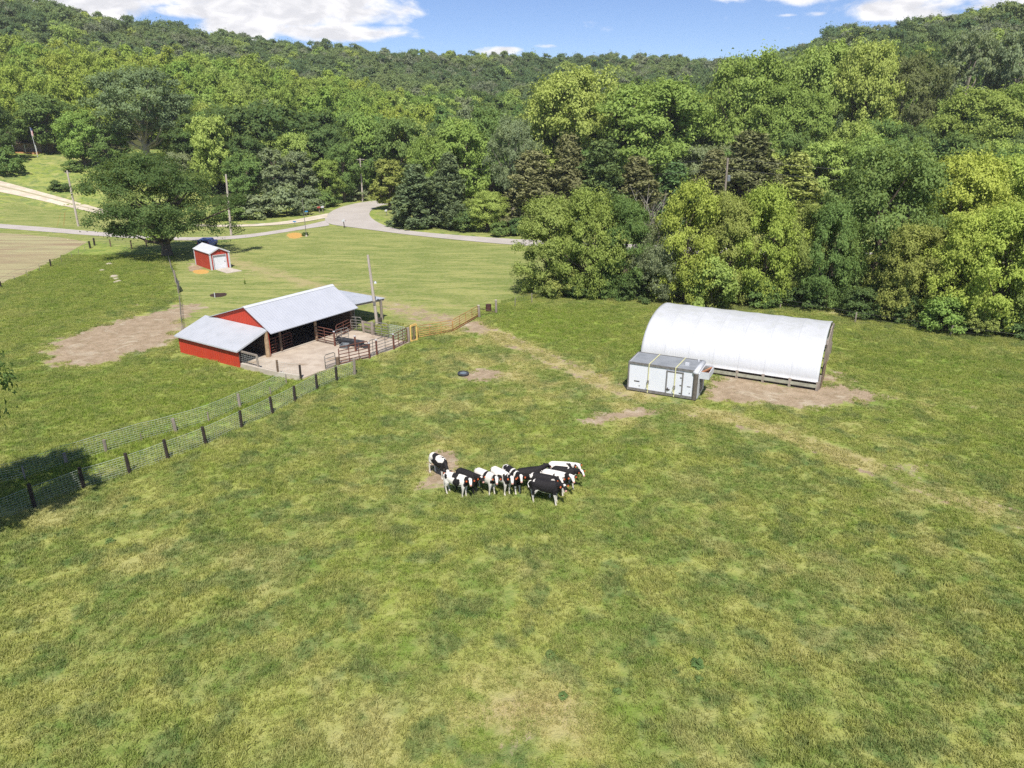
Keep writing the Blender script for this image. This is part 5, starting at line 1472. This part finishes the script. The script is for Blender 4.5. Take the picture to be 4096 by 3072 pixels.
YG = (.205, .235, .052); BG = (.135, .182, .048); MG = (.085, .130, .042); DG = (.060, .092, .034); OL = (.148, .172, .050)
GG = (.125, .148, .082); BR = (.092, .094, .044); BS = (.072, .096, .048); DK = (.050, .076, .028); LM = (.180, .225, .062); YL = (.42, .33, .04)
RD = (.072, .104, .052); RL = (.105, .136, .060); RG = (.115, .128, .085); SY = (.175, .215, .046); SG = (.145, .195, .046)

TREES = [
    # roadside belt, left to right
    (1185, 633, 432, 150, 'belt', OL, 'olive green tree at the left end of the roadside belt', 'box_elder', 0, 0),
    (1268, 640, 412, 140, 'belt', BG, 'fresh green tree, second from the left in the roadside belt', 'box_elder', 0, 1),
    (1345, 640, 430, 120, 'belt', MG, 'darker green tree between the fresh green and the yellow green belt trees', 'ash_tree', 0, 0),
    (1420, 648, 470, 110, 'belt', GG, 'grey green tree above the dark gap in the belt, left of the hoop barn roof', 'box_elder', 0, 2),
    (1478, 650, 398, 150, 'belt', YG, 'tall yellow green tree straight above the left end of the hoop barn', 'box_elder', 0, 3),
    (1560, 655, 425, 130, 'belt', OL, 'olive tree of the belt below the transformer pole', 'box_elder', 0, 0),
    (1640, 655, 405, 150, 'belt', YG, 'yellow green tree of the belt right of the transformer pole', 'box_elder', 0, 1),
    (1710, 655, 440, 120, 'belt', OL, 'drooping yellow green tree above the middle of the hoop barn', 'box_elder', 0, 2),
    (1780, 665, 440, 120, 'belt', MG, 'dark green narrow tree above the right half of the hoop barn', 'ash_tree', 0, 1),
    (1880, 650, 322, 235, 'belt', MG, 'tallest dark green tree of the belt with broad crown behind the hoop barn', 'maple_tree', 0, 3),
    (1950, 690, 490, 150, 'belt', OL, 'olive tree right of the hoop barn at the pasture edge', 'box_elder', 0, 0),
    (2040, 700, 455, 160, 'belt', YG, 'yellow green tree over the shaded ground right of the hoop barn', 'box_elder', 0, 2),
    (2140, 712, 448, 190, 'belt', YG, 'broad yellow tree near the right edge of the photo', 'box_elder', 0, 1),
    (2225, 725, 470, 150, 'belt', OL, 'olive tree cut by the right edge above the pasture', 'box_elder', 0, 3),
    (2050, 610, 340, 190, 'belt', YG, 'yellow green tree behind the belt, right of the tallest dark tree', 'box_elder', 0, 0),
    (2170, 600, 335, 190, 'belt', YG, 'tall yellow green tree behind the belt at the right edge', 'box_elder', 0, 2),
    (2250, 640, 390, 150, 'belt', OL, 'olive tree behind the belt cut by the right edge', 'box_elder', 0, 1),
    # beyond the road, conifers
    (900, 489, 352, 150, 'cedar', BS, 'blue grey spruce standing on the grass inside the road bend', 'spruce_tree', 0, 0),
    (972, 492, 330, 130, 'cedar', BS, 'taller grey spruce right behind the bend spruce', 'spruce_tree', 0, 1),
    (935, 470, 300, 100, 'round', BG, 'green tree rising behind the two bend spruces', 'maple_tree', 1, 0),
    (1053, 500, 412, 95, 'round', LM, 'bright lime green round tree between spruce and cedars', 'maple_tree', 0, 2),
    (1108, 485, 255, 115, 'open', GG, 'thin grey green tree with pale bare trunk beyond the road', 'elm_tree', 0, 0),
    (1150, 500, 322, 190, 'cedar', BR, 'brown green cedar left of the roadside belt', 'cedar_tree', 0, 0),
    (1222, 500, 288, 165, 'cedar', BR, 'brown cedar with pointed top under the big maples', 'cedar_tree', 0, 1),
    (1292, 505, 300, 190, 'cedar', DG, 'dark cedar behind the left part of the belt', 'cedar_tree', 0, 2),
    (1368, 505, 335, 175, 'cedar', BR, 'brown cedar above the grey bare branches', 'cedar_tree', 0, 0),
    (1450, 500, 350, 165, 'cedar', DG, 'dark green cedar left of the transformer pole', 'cedar_tree', 0, 1),
    (1600, 500, 282, 230, 'cedar', BR, 'widest brown green cedar right behind the transformer pole', 'cedar_tree', 0, 2),
    (1530, 500, 320, 165, 'cedar', BR, 'brown green cedar just left behind the transformer pole', 'cedar_tree', 0, 0),
    (1705, 500, 330, 180, 'cedar', OL, 'olive cedar between the widest cedar and the tallest belt tree', 'cedar_tree', 0, 1),
    (1789, 440, 245, 46, 'spruce', BS, 'slim pale blue spruce top in front of the maples', 'spruce_tree', 0, 1),
    (2010, 470, 300, 150, 'cedar', DG, 'dark conifer behind the yellow green trees on the right', 'cedar_tree', 0, 2),
    # big maples
    (1235, 430, 148, 210, 'round', LM, 'large light green maple left of the two central maples', 'maple_tree', 0, 1),
    (1400, 440, 178, 250, 'round', BG, 'huge light green round maple in the centre of the wood', 'maple_tree', 0, 0),
    (1325, 430, 250, 150, 'round', BG, 'lower green maple between the two large light maples', 'maple_tree', 0, 3),
    (1590, 420, 112, 190, 'round', BG, 'tall green maple left of the highest crown on the right', 'maple_tree', 0, 2),
    (1690, 430, 180, 170, 'round', BG, 'green maple in front of the highest right crowns', 'maple_tree', 0, 3),
    (1750, 400, 92, 190, 'round', LM, 'highest light green maple against the right hill', 'maple_tree', 0, 1),
    (1840, 410, 98, 150, 'round', LM, 'light green maple left of the dark leaning pine', 'maple_tree', 0, 0),
    (1925, 400, 125, 160, 'open', (.085, .10, .045), 'dark leaning pine with bare grey trunk on the right', 'pine_tree', 0, 1),
    (2080, 420, 190, 190, 'round', BG, 'light green maple with rounded crown right of the dark pine', 'maple_tree', 0, 2),
    (2185, 410, 165, 180, 'round', BG, 'light green maple near the right edge above the yellow trees', 'maple_tree', 0, 3),
    (1511, 330, 214, 58, 'round', YL, 'yellow leaved tree between the central and the right maples', 'maple_tree', 1, 1),
    (2060, 330, 72, 130, 'open', GG, 'tall thin grey green tree on the right hill', 'poplar_tree', 1, 0),
    (2160, 330, 66, 130, 'open', GG, 'tall thin grey green tree at the upper right corner', 'poplar_tree', 1, 1),
    # left side
    (362, 553, 330, 285, 'oak', (.050, .076, .027), 'big spreading oak over the lane behind the red shed', 'oak_tree', 0, 0),
    (322, 362, 148, 215, 'open', (.110, .140, .072), 'large grey green cottonwood with pale forked trunk behind the oak', 'cottonwood_tree', 0, 0),
    (112, 330, 205, 130, 'round', MG, 'round dark tree shading the house lawn by the flagpole', 'maple_tree', 1, 0),
    (2, 350, 225, 80, 'round', DG, 'dark tree in front of the house at the left edge', 'maple_tree', 1, 2),
    (18, 378, 318, 62, 'shrub', MG, 'green bush at the left edge below the house', 'bush', 1, 0),
    (185, 360, 240, 100, 'round', BG, 'light green tree right of the flagpole lawn', 'maple_tree', 1, 1),
    (240, 365, 275, 90, 'round', MG, 'green tree left of the cottonwood trunk', 'maple_tree', 1, 3),
    (395, 400, 330, 80, 'round', GG, 'pale grey green tree between oak crown and cottonwood', 'willow_tree', 1, 1),
    (440, 380, 250, 120, 'round', DK, 'very dark tree right of the cottonwood', 'oak_tree', 1, 0),
    (520, 400, 230, 150, 'round', DG, 'dark green oak at the wood edge above the lane pole', 'oak_tree', 1, 2),
    (600, 400, 222, 160, 'round', DG, 'wide dark oak in the middle of the left wood', 'oak_tree', 1, 1),
    (690, 400, 240, 130, 'round', DG, 'dark oak left of the road bend pole', 'oak_tree', 1, 3),
    (540, 445, 335, 100, 'round', MG, 'mid green tree behind the lane pole', 'box_elder', 1, 0),
    (600, 447, 318, 80, 'tall', GG, 'grey green willow at the wood edge, left one', 'willow_tree', 1, 1),
    (655, 442, 325, 80, 'tall', GG, 'grey green willow at the wood edge, right one', 'willow_tree', 1, 2),
    (712, 440, 345, 75, 'round', BG, 'small fresh green tree left of the road bend pole', 'box_elder', 1, 2),
    (745, 436, 310, 75, 'round', MG, 'green tree behind the road bend pole', 'box_elder', 1, 3),
    (843, 453, 340, 80, 'tall', OL, 'olive green tree overhanging the far end of the road', 'willow_tree', 1, 0),
    (800, 420, 250, 120, 'round', BG, 'green tree above the far end of the road', 'maple_tree', 1, 0),
    (870, 430, 255, 120, 'round', MG, 'green maple behind the end of the road, right side', 'maple_tree', 1, 2),
    (1000, 450, 262, 130, 'round', BG, 'light green maple above the lime green tree', 'maple_tree', 1, 1),
    (1060, 440, 235, 120, 'round', MG, 'green maple left of the thin grey green tree', 'maple_tree', 1, 3),
    (205, 500, 468, 1, None, None, None, None, 0, 0),
    (297, 497, 470, 34, 'round', BG, 'tiny young tree on the grass strip left of the oak', 'young_tree', 1, 1),
    (338, 522, 493, 55, 'shrub', BG, 'light green bush at the left foot of the oak', 'bush', 1, 1),
    (130, 412, 390, 48, 'shrub', DG, 'dark bush on the slope above the gravel track', 'bush', 1, 0),
    (158, 370, 347, 42, 'shrub', MG, 'round bush on the slope above the leaning pole', 'bush', 1, 1),
    (660, 509, 501, 15, 'shrub', DG, 'small bush at the foot of the bare thin pole', 'bush', 1, 0),
    (529, 614, 611.5, 4, 'shrub', BG, 'tiny sapling tuft beside the pale stake', 'sapling', 1, 1),
    # low growth of the belt
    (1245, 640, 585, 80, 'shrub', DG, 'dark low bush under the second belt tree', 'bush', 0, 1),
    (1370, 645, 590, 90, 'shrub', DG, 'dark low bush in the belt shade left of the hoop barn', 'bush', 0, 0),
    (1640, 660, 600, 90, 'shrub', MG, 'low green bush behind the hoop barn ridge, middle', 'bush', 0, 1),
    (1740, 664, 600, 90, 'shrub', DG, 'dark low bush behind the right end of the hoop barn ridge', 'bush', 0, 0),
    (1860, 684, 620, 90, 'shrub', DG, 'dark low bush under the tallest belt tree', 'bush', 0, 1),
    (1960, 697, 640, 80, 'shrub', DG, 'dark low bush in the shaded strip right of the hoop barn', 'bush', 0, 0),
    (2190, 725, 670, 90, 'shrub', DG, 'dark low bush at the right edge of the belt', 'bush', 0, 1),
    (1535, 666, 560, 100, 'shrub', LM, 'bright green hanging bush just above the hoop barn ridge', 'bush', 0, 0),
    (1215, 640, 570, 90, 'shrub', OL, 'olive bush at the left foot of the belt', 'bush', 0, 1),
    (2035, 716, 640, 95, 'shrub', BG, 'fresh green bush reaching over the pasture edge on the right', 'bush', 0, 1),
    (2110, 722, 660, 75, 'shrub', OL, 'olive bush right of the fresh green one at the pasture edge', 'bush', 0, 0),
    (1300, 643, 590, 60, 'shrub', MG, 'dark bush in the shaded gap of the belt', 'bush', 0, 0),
    (1120, 508, 470, 50, 'shrub', DG, 'dark bush at the road edge under the brown cedar', 'bush', 1, 0),
    (1010, 500, 455, 60, 'shrub', DG, 'dark bush between the spruces and the lime green tree', 'bush', 1, 1),
    (1080, 510, 480, 50, 'shrub', MG, 'green bush under the lime green tree at the road', 'bush', 1, 0),
    (560, 470, 420, 100, 'shrub', GG, 'grey green willow bush behind the track, left one', 'willow_bush', 1, 0),
    (620, 465, 405, 90, 'shrub', GG, 'grey green willow bush behind the track, middle one', 'willow_bush', 1, 1),
    (665, 455, 410, 70, 'shrub', GG, 'grey green willow bush behind the mailboxes', 'willow_bush', 1, 0),
    (700, 447, 415, 60, 'shrub', MG, 'green bush beside the outer edge of the road bend', 'bush', 1, 1),
    (500, 475, 430, 70, 'shrub', MG, 'green bush behind the lane pole', 'bush', 1, 0),
    (770, 433, 405, 50, 'shrub', GG, 'grey green bush right of the road bend pole', 'bush', 1, 1),
]
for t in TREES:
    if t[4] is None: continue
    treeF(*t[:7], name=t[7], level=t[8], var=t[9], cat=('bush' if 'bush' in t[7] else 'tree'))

# bare grey branches showing above the belt
for x, yb, yt, lab in ((1385, 600, 385, 'bare grey branches sticking out of the belt, left cluster'), (1415, 600, 390, 'bare grey branches sticking out of the belt, right cluster')):
    p = GF(x, yb); h = top_z(p, yt * K); o = MB(); g_ = random.Random(int(x))
    o.tube([p, p + Vector((.1, 0, h * .5))], [.12, .08], 6)
    for k in range(16):
        a = g_.uniform(0, 6.28); s_ = p + Vector((.05, 0, h * g_.uniform(.35, .55))); d = Vector((math.cos(a) * .55, math.sin(a) * .55, 1)) * h * g_.uniform(.25, .45)
        o.tube([s_, s_ + d * .6, s_ + d + Vector((math.cos(a), math.sin(a), 0)) * .3], [.05, .03, .01], 4)
        o.tube([s_ + d * .6, s_ + d * .85 + Vector((math.sin(a), -math.cos(a), .2)) * .6], [.025, .008], 4)
    tag(o.build('dead_tree', M['twig']), lab, 'dead tree')

# ------------------------------------------------------------------ hillside forest
g = np.random.default_rng(21)
pts = []
cell = {}
def ok(x, y, dmin):
    k = (int(x // 12), int(y // 12))
    for i in (-1, 0, 1):
        for j in (-1, 0, 1):
            for (a, b) in cell.get((k[0] + i, k[1] + j), ()):
                if (a - x) ** 2 + (b - y) ** 2 < dmin * dmin: return False
    cell.setdefault(k, []).append((x, y)); return True
lawn_poly = FP([(30, 385), (20, 318), (80, 300), (180, 300), (330, 330), (430, 400), (430, 480), (200, 450)])
for _ in range(60000):
    a_ = g.uniform(R(-42), R(42)); r_ = math.sqrt(g.uniform(160 ** 2, 590 ** 2))
    x, y = r_ * math.sin(a_), r_ * math.cos(a_)
    ad = math.degrees(a_)
    if r_ < 165 + (20 if ad < -5 else 0): continue
    if ad < -22 and r_ < 232: continue
    if -22 <= ad < -10 and r_ < 180: continue
    if -10 <= ad < 4 and r_ < 176: continue
    dm = 6.6 if r_ < 352 else 8.2
    if (soft(lawn_poly, np.array([x]), np.array([y]), 2.)[0]) > .3: continue
    if ok(x, y, dm): pts.append((r_, ad, x, y))
pts.sort()
def species(r_, ad, x, y):
    n1 = mnoise.noise(Vector((x * .018, y * .018, 1.7))); n2 = g.uniform()
    if ad < -6 and 225 < r_ < 352 and n2 > .10:
        return ('round', SY if n1 > -.05 else SG, 'yellow')
    if r_ > 352:
        if n2 < .18: return ('round', RG, 'dull')
        if n2 > .93: return ('round', LM, 'fresh')
        return ('round', RL if n1 + (n2 - .5) * .5 > 0 else RD, 'dark')
    if n2 < .25: return ('round', LM, 'fresh')
    if n2 < .33: return ('round', GG, 'dull')
    if n2 < .72: return ('round', MG, 'mid')
    return ('round', DG, 'dark')
NAMES = {'yellow': ('yellow green leafy tree in the bright wood on the near left hill slope', 'yellow green trees on the near slope'),
         'fresh': ('fresh green leafy tree in the mixed wood at the foot of the hills', 'fresh green trees of the hill foot'),
         'dull': ('grey green leafy tree in the mixed wood at the foot of the hills', 'grey green trees of the hill foot'),
         'mid': ('mid green leafy tree in the mixed wood at the foot of the hills', 'mid green trees of the hill foot'),
         'dark': ('dark green leafy tree in the mixed wood at the foot of the hills', 'dark green trees of the hill foot')}
NIND = 190
far = []
for i, (r_, ad, x, y) in enumerate(pts):
    kind, c, nm = species(r_, ad, x, y)
    h = g.uniform(11, 17) if r_ < 352 else g.uniform(11.5, 16.5)
    if g.uniform() < .04: h *= 1.18
    if 200 < r_ < 260 and ad < -22: h *= .85
    wd = h * g.uniform(.62, .85) if r_ < 352 else h * g.uniform(.8, 1.1)
    z = H(x, y)
    if i < NIND:
        plant('forest_tree', Vector((x, y, z)), h, wd, kind, c, NAMES[nm][0], 'tree', 1, i % 4, NAMES[nm][1], parts=False)
    else:
        far.append((x, y, z, h, wd, kind, c, nm, r_))

# the rest of the wood: one mass of instanced trees
pc = bpy.data.collections.new('forest_models')
KEYS = []
PAL = [SY, SG, RG, RL, RD, LM, GG, MG, DG]
order = []
for pi, c in enumerate(PAL):
    fm_ = make_leaf_mat('far_leaves', .42, c)
    for var in (0, 1, 2, 3):
        cd, tk, r_ = proto(('round', 'oak', 'belt', 'round')[var], 2, var); cd = cd.copy(); cd.materials.clear(); cd.materials.append(fm_)
        o = bpy.data.objects.new('m%03d' % len(order), cd); pc.objects.link(o); o.color = (*c, 1); order.append((pi, var))


def geo_instancer(name, base, coll, label=None):
    ng = bpy.data.node_groups.new(name, 'GeometryNodeTree')
    ng.interface.new_socket('Geometry', in_out='INPUT', socket_type='NodeSocketGeometry')
    ng.interface.new_socket('Geometry', in_out='OUTPUT', socket_type='NodeSocketGeometry')
    n, l = ng.nodes, ng.links
    gi = n.new('NodeGroupInput'); go = n.new('NodeGroupOutput')
    m2p = n.new('GeometryNodeMeshToPoints'); l.new(gi.outputs[0], m2p.inputs[0])
    iop = n.new('GeometryNodeInstanceOnPoints'); l.new(m2p.outputs[0], iop.inputs['Points'])
    ci = n.new('GeometryNodeCollectionInfo'); ci.inputs[0].default_value = coll; ci.inputs['Separate Children'].default_value = True; ci.inputs['Reset Children'].default_value = True
    l.new(ci.outputs[0], iop.inputs['Instance']); iop.inputs['Pick Instance'].default_value = True
    def na(nm, t):
        q = n.new('GeometryNodeInputNamedAttribute'); q.data_type = t; q.inputs['Name'].default_value = nm; return q.outputs['Attribute']
    l.new(na('idx', 'INT'), iop.inputs['Instance Index']); l.new(na('sc', 'FLOAT_VECTOR'), iop.inputs['Scale'])
    cx = n.new('ShaderNodeCombineXYZ'); l.new(na('rz', 'FLOAT'), cx.inputs['Z'])
    er = n.new('FunctionNodeEulerToRotation'); l.new(cx.outputs[0], er.inputs[0]); l.new(er.outputs[0], iop.inputs['Rotation'])
    l.new(iop.outputs[0], go.inputs[0])
    md = base.modifiers.new('instances', 'NODES'); md.node_group = ng


def point_obj(name, P, idx, sc, rz, extra=None):
    me = bpy.data.meshes.new(name); me.vertices.add(len(P)); me.vertices.foreach_set('co', np.asarray(P, np.float32).ravel())
    a = me.attributes.new('idx', 'INT', 'POINT'); a.data.foreach_set('value', np.asarray(idx, np.int32))
    a = me.attributes.new('sc', 'FLOAT_VECTOR', 'POINT'); a.data.foreach_set('vector', np.asarray(sc, np.float32).ravel())
    a = me.attributes.new('rz', 'FLOAT', 'POINT'); a.data.foreach_set('value', np.asarray(rz, np.float32))
    for k, v in (extra or {}).items(): a = me.attributes.new(k, 'FLOAT', 'POINT'); a.data.foreach_set('value', np.asarray(v, np.float32))
    o = bpy.data.objects.new(name, me); COL.objects.link(o); return o


P, I, SC, RZ = [], [], [], []
for k, (x, y, z, h, wd, kind, c, nm, r_) in enumerate(far):
    pi = min(range(len(PAL)), key=lambda q: sum((PAL[q][j] - c[j]) ** 2 for j in range(3)))
    P.append((x, y, z)); v4 = int(g.integers(0, 4)); rk = (.92, 1.36, 1.0, .92)[v4]; I.append(pi * 4 + v4); SC.append((wd / rk, wd / rk, h)); RZ.append(g.uniform(0, 6.28))
fo_ = point_obj('hillside_forest', P, I, SC, RZ); geo_instancer('forest_instances', fo_, pc)
tag(fo_, 'dense leafy forest covering the far hills', 'forest', kind='stuff')

# ------------------------------------------------------------------ pasture grass
gc = bpy.data.collections.new('grass_models')
NP = 6
for k in range(NP):
    gg = np.random.default_rng(100 + k); nb_ = 520
    cx_ = gg.uniform(-.62, .62, (nb_, 2))
    # blades gather in loose tufts
    tuft = gg.uniform(-.6, .6, (26, 2)); pick = gg.integers(0, 26, nb_); m_ = gg.uniform(size=nb_) < .62
    cx_[m_] = tuft[pick[m_]] + gg.normal(0, .055, (m_.sum(), 2))
    hh = np.where(m_, gg.uniform(.08, .20, nb_), gg.uniform(.04, .12, nb_)); a = gg.uniform(0, 2 * math.pi, nb_); ww = gg.uniform(.008, .020, nb_)
    ln = gg.normal(0, .55, (nb_, 2)) * hh[:, None]
    dx = np.stack([np.cos(a), np.sin(a)], 1) * ww[:, None]
    b1 = np.c_[cx_ - dx, np.full(nb_, -.02)]; b2 = np.c_[cx_ + dx, np.full(nb_, -.02)]
    m1_ = np.c_[cx_ + ln * .4 + dx * .8, hh * .6]; m2_ = np.c_[cx_ + ln * .4 - dx * .8, hh * .6]
    tp = np.c_[cx_ + ln, hh]
    V = np.stack([b1, b2, m1_, m2_, tp], 1).reshape(-1, 3)
    base_ = np.arange(nb_) * 5
    F3 = [[b, b + 1, b + 2, b + 3] for b in base_] + [[b + 3, b + 2, b + 4] for b in base_]
    ti = np.repeat(np.clip(gg.normal(.3, .25, nb_), 0, 1), 5)
    npmesh('g%d' % k, V, [list(map(int, f)) for f in F3], M['blade'], attrs={'tint': ti}, col=gc)
gxx, gyy = np.meshgrid(np.arange(-75, 70, .82), np.arange(16, 104, .82))
gxx = (gxx + g.uniform(-.4, .4, gxx.shape)).ravel(); gyy = (gyy + g.uniform(-.4, .4, gyy.shape)).ravel()
k = (np.abs(gxx) < gyy * .82 + 9)
gxx, gyy = gxx[k], gyy[k]
dm = mask('dirt', gxx, gyy); lm_ = np.maximum(mask('lawn', gxx, gyy), mask('stub', gxx, gyy)); mm = np.maximum(mask('mulch', gxx, gyy), mask('chips', gxx, gyy))
keep = (dm + g.uniform(-.22, .22, dm.shape) < .5) & (lm_ < .4) & (mm < .2)
def rect(fr2, s0_, s1_, t0_, t1_, ang, ox, oy):
    e = (math.cos(ang), math.sin(ang)); n_ = (math.sin(ang), -math.cos(ang)); dx, dy = gxx - ox, gyy - oy
    s_ = dx * e[0] + dy * e[1]; t_ = dx * n_[0] + dy * n_[1]
    return (s_ > s0_) & (s_ < s1_) & (t_ > t0_) & (t_ < t1_)
keep &= ~rect(0, -.4, 17.3, -8.2, .5, BA, BX, BY)
keep &= ~rect(0, -.3, CL + .3, -CW - .3, .3, CA, CX, CY)
keep &= ~rect(0, -HL - .2, .4, -2 * HW, .1, HA, HX, HY)
ypa = np.array([tuple(p) for p in yp]); keep &= soft(ypa, gxx, gyy, .5) < .1
gxx, gyy = gxx[keep], gyy[keep]
dr_ = mask('dry', gxx, gyy); lu_ = mask('lush', gxx, gyy); dm = dm[keep]
n = len(gxx)
sz = g.uniform(.75, 1.2, n) * (1 - .5 * dr_) * (1 + .25 * lu_) * (1 - .55 * dm)
hv2 = np.array([mnoise.noise(Vector((float(a) * .35, float(b) * .35, 3.))) for a, b in zip(gxx, gyy)])
sz2 = sz * (1 + .55 * hv2)
go_ = point_obj('pasture_grass', np.c_[gxx, gyy, Hn(gxx, gyy)], g.integers(0, NP, n), np.c_[np.ones(n), np.ones(n), sz2], g.uniform(0, 6.28, n), {'dry': dr_, 'lush': lu_})
geo_instancer('grass_instances', go_, gc); tag(go_, 'rough green and yellow pasture grass', 'grass', kind='stuff')
print('grass patches', n, 'forest', len(pts))

# scattered broad-leaved weeds in the pasture
wk = 0
for (u, v, s_) in ((2790, 2660, .5), (2795, 2720, .3), (2200, 2625, .4), (3175, 2635, .22), (2250, 2790, .35), (2470, 2770, .3), (450, 2105, .35), (440, 2170, .4), (2700, 2690, .25), (500, 2030, .25)):
    p = G(u, v)
    plant('weed_clump', p, s_ * .5, s_ * 1.05, 'shrub', (.085, .13, .045), 'dark leafy weed clump in the foreground pasture grass', 'weed', 1, wk % 2, 'weed clumps in the foreground pasture', parts=False); wk += 1
# pale rocks of the little washout in the left field
for k, (u, v, s_) in enumerate(((437, 1058, .5), (408, 1082, .4), (455, 1108, .6), (466, 1118, .5), (475, 1126, .4), (462, 1130, .35))):
    p = G(u, v); bm = bmesh.new(); bmesh.ops.create_icosphere(bm, subdivisions=2, radius=s_)
    for v_ in bm.verts: v_.co *= 1 + .3 * mnoise.noise(v_.co * 2 + Vector((k, 0, 0))); v_.co.z *= .45
    me = bpy.data.meshes.new('rock'); bm.to_mesh(me); bm.free(); me.materials.append(M['rock'])
    o = bpy.data.objects.new('rock', me); COL.objects.link(o); o.location = p
    tag(o, 'pale rock in the grassy washout of the left field', 'rock', 'rocks in the washout of the left field')

# offscreen tree whose shadow falls on the lane fences at the left
plant('shade_tree', Vector((-26.2, 28.0, H(-26.2, 28.0))), 14, 8.6, 'open', MG, 'tree just left of the photo reaching over the wire fences', 'tree', 0, 2)

# ------------------------------------------------------------------ sky with clouds
def dir_azel(u, v):
    a, y_, z_ = ray(u, v); return math.degrees(math.atan2(a, y_)), math.degrees(math.atan2(z_, math.hypot(a, y_)))
n, l = wn, wl
out = n.new('ShaderNodeOutputWorld'); bg = n.new('ShaderNodeBackground'); bg.inputs['Strength'].default_value = .145
sky = n.new('ShaderNodeTexSky'); sky.sky_type = 'NISHITA'; sky.sun_disc = False; sky.sun_elevation = SUN_EL; sky.sun_rotation = SUN_AZ
sky.air_density = 1.0; sky.dust_density = .0; sky.ozone_density = 1.6; sky.altitude = 2500
tc = n.new('ShaderNodeTexCoord'); sx = n.new('ShaderNodeSeparateXYZ'); l.new(tc.outputs['Generated'], sx.inputs[0])
azn = mth(n, l, 'MULTIPLY', mth(n, l, 'ARCTAN2', sx.outputs['X'], sx.outputs['Y']), 180 / math.pi)
eln = mth(n, l, 'MULTIPLY', mth(n, l, 'ARCSINE', sx.outputs['Z']), 180 / math.pi)
cb = n.new('ShaderNodeCombineXYZ'); l.new(azn, cb.inputs[0]); l.new(mth(n, l, 'MULTIPLY', eln, 2.2), cb.inputs[1])
nf = nz(n, l, cb.outputs[0], .24, 7, .58, .25)
nf2 = nz(n, l, cb.outputs[0], .5, 5, .55, .4)
tot = None
for (u, v, ru, rv, a) in ((1150, 20, 420, 95, 1.25), (1330, 130, 300, 36, 1.15), (760, 45, 130, 30, 1.1), (330, 12, 230, 60, 1.3), (1000, 110, 200, 50, 1.1), (2000, 205, 110, 20, 1.0), (2190, 185, 60, 10, .75), (3620, 25, 260, 50, 1.1), (3950, 20, 150, 24, .95), (4080, 10, 100, 26, 1.0), (3280, 55, 60, 12, .6), (3300, 100, 60, 10, .55), (3130, 62, 50, 8, .55), (1500, 40, 60, 40, .6), (500, -60, 900, 70, 1.2), (3700, -90, 700, 70, 1.1)):
    ca_, ce = dir_azel(u, v); ra = 57.3 * ru / FPX * .85; re = 57.3 * rv / FPX * .8
    dx = mth(n, l, 'DIVIDE', mth(n, l, 'SUBTRACT', azn, ca_), ra); dy = mth(n, l, 'DIVIDE', mth(n, l, 'SUBTRACT', eln, ce), re)
    d2 = mth(n, l, 'ADD', mth(n, l, 'MULTIPLY', dx, dx), mth(n, l, 'MULTIPLY', dy, dy))
    e_ = mth(n, l, 'MULTIPLY', mth(n, l, 'SUBTRACT', 1, mth(n, l, 'MULTIPLY', d2, .5)), a)
    tot = e_ if tot is None else mth(n, l, 'MAXIMUM', tot, e_)
# elsewhere a few ordinary cumulus so the sky is complete from every side
back = mth(n, l, 'MULTIPLY', ramp(n, l, eln, (14, 22)), ramp(n, l, nz(n, l, tc.outputs['Generated'], 2.6, 5, .6), (.5, .66)))
tot = mth(n, l, 'MAXIMUM', tot, back)
cl = ramp(n, l, mth(n, l, 'ADD', tot, mth(n, l, 'MULTIPLY', mth(n, l, 'SUBTRACT', nf, .5), 2.4)), (.30, .86))
cshade = ramp(n, l, mth(n, l, 'ADD', nf2, mth(n, l, 'MULTIPLY', tot, -.30)), (.06, .40))
ccol = mixc(n, l, cshade, (4.2, 4.2, 4.4), (5.9, 5.8, 5.85))
hsv = n.new('ShaderNodeHueSaturation'); l.new(sky.outputs[0], hsv.inputs['Color']); hsv.inputs['Saturation'].default_value = .98; hsv.inputs['Value'].default_value = .9
sk2 = mixc(n, l, 1.0, hsv.outputs[0], (.53, .585, .73), 'MULTIPLY')
fin = mixc(n, l, cl, sk2, ccol)
l.new(fin, bg.inputs[0]); l.new(bg.outputs[0], out.inputs[0])


# ------------------------------------------------------------------ thin air haze over the valley
hz_ = MB().hexa([(-700, -190, -2), (700, -190, -2), (700, 960, -2), (-700, 960, -2), (-700, -190, 105), (700, -190, 105), (700, 960, 105), (-700, 960, 105)]).build('haze', None)
mh = bpy.data.materials.new('haze_air'); mh.use_nodes = True; hn, hl = mh.node_tree.nodes, mh.node_tree.links
hn.clear(); ho = hn.new('ShaderNodeOutputMaterial'); pv = hn.new('ShaderNodeVolumePrincipled')
pv.inputs['Color'].default_value = (.92, .95, 1, 1); pv.inputs['Density'].default_value = .00014
hl.new(pv.outputs[0], ho.inputs['Volume']); hz_.data.materials.append(mh); tag(hz_, kind='stuff')
S.cycles.volume_bounces = 0
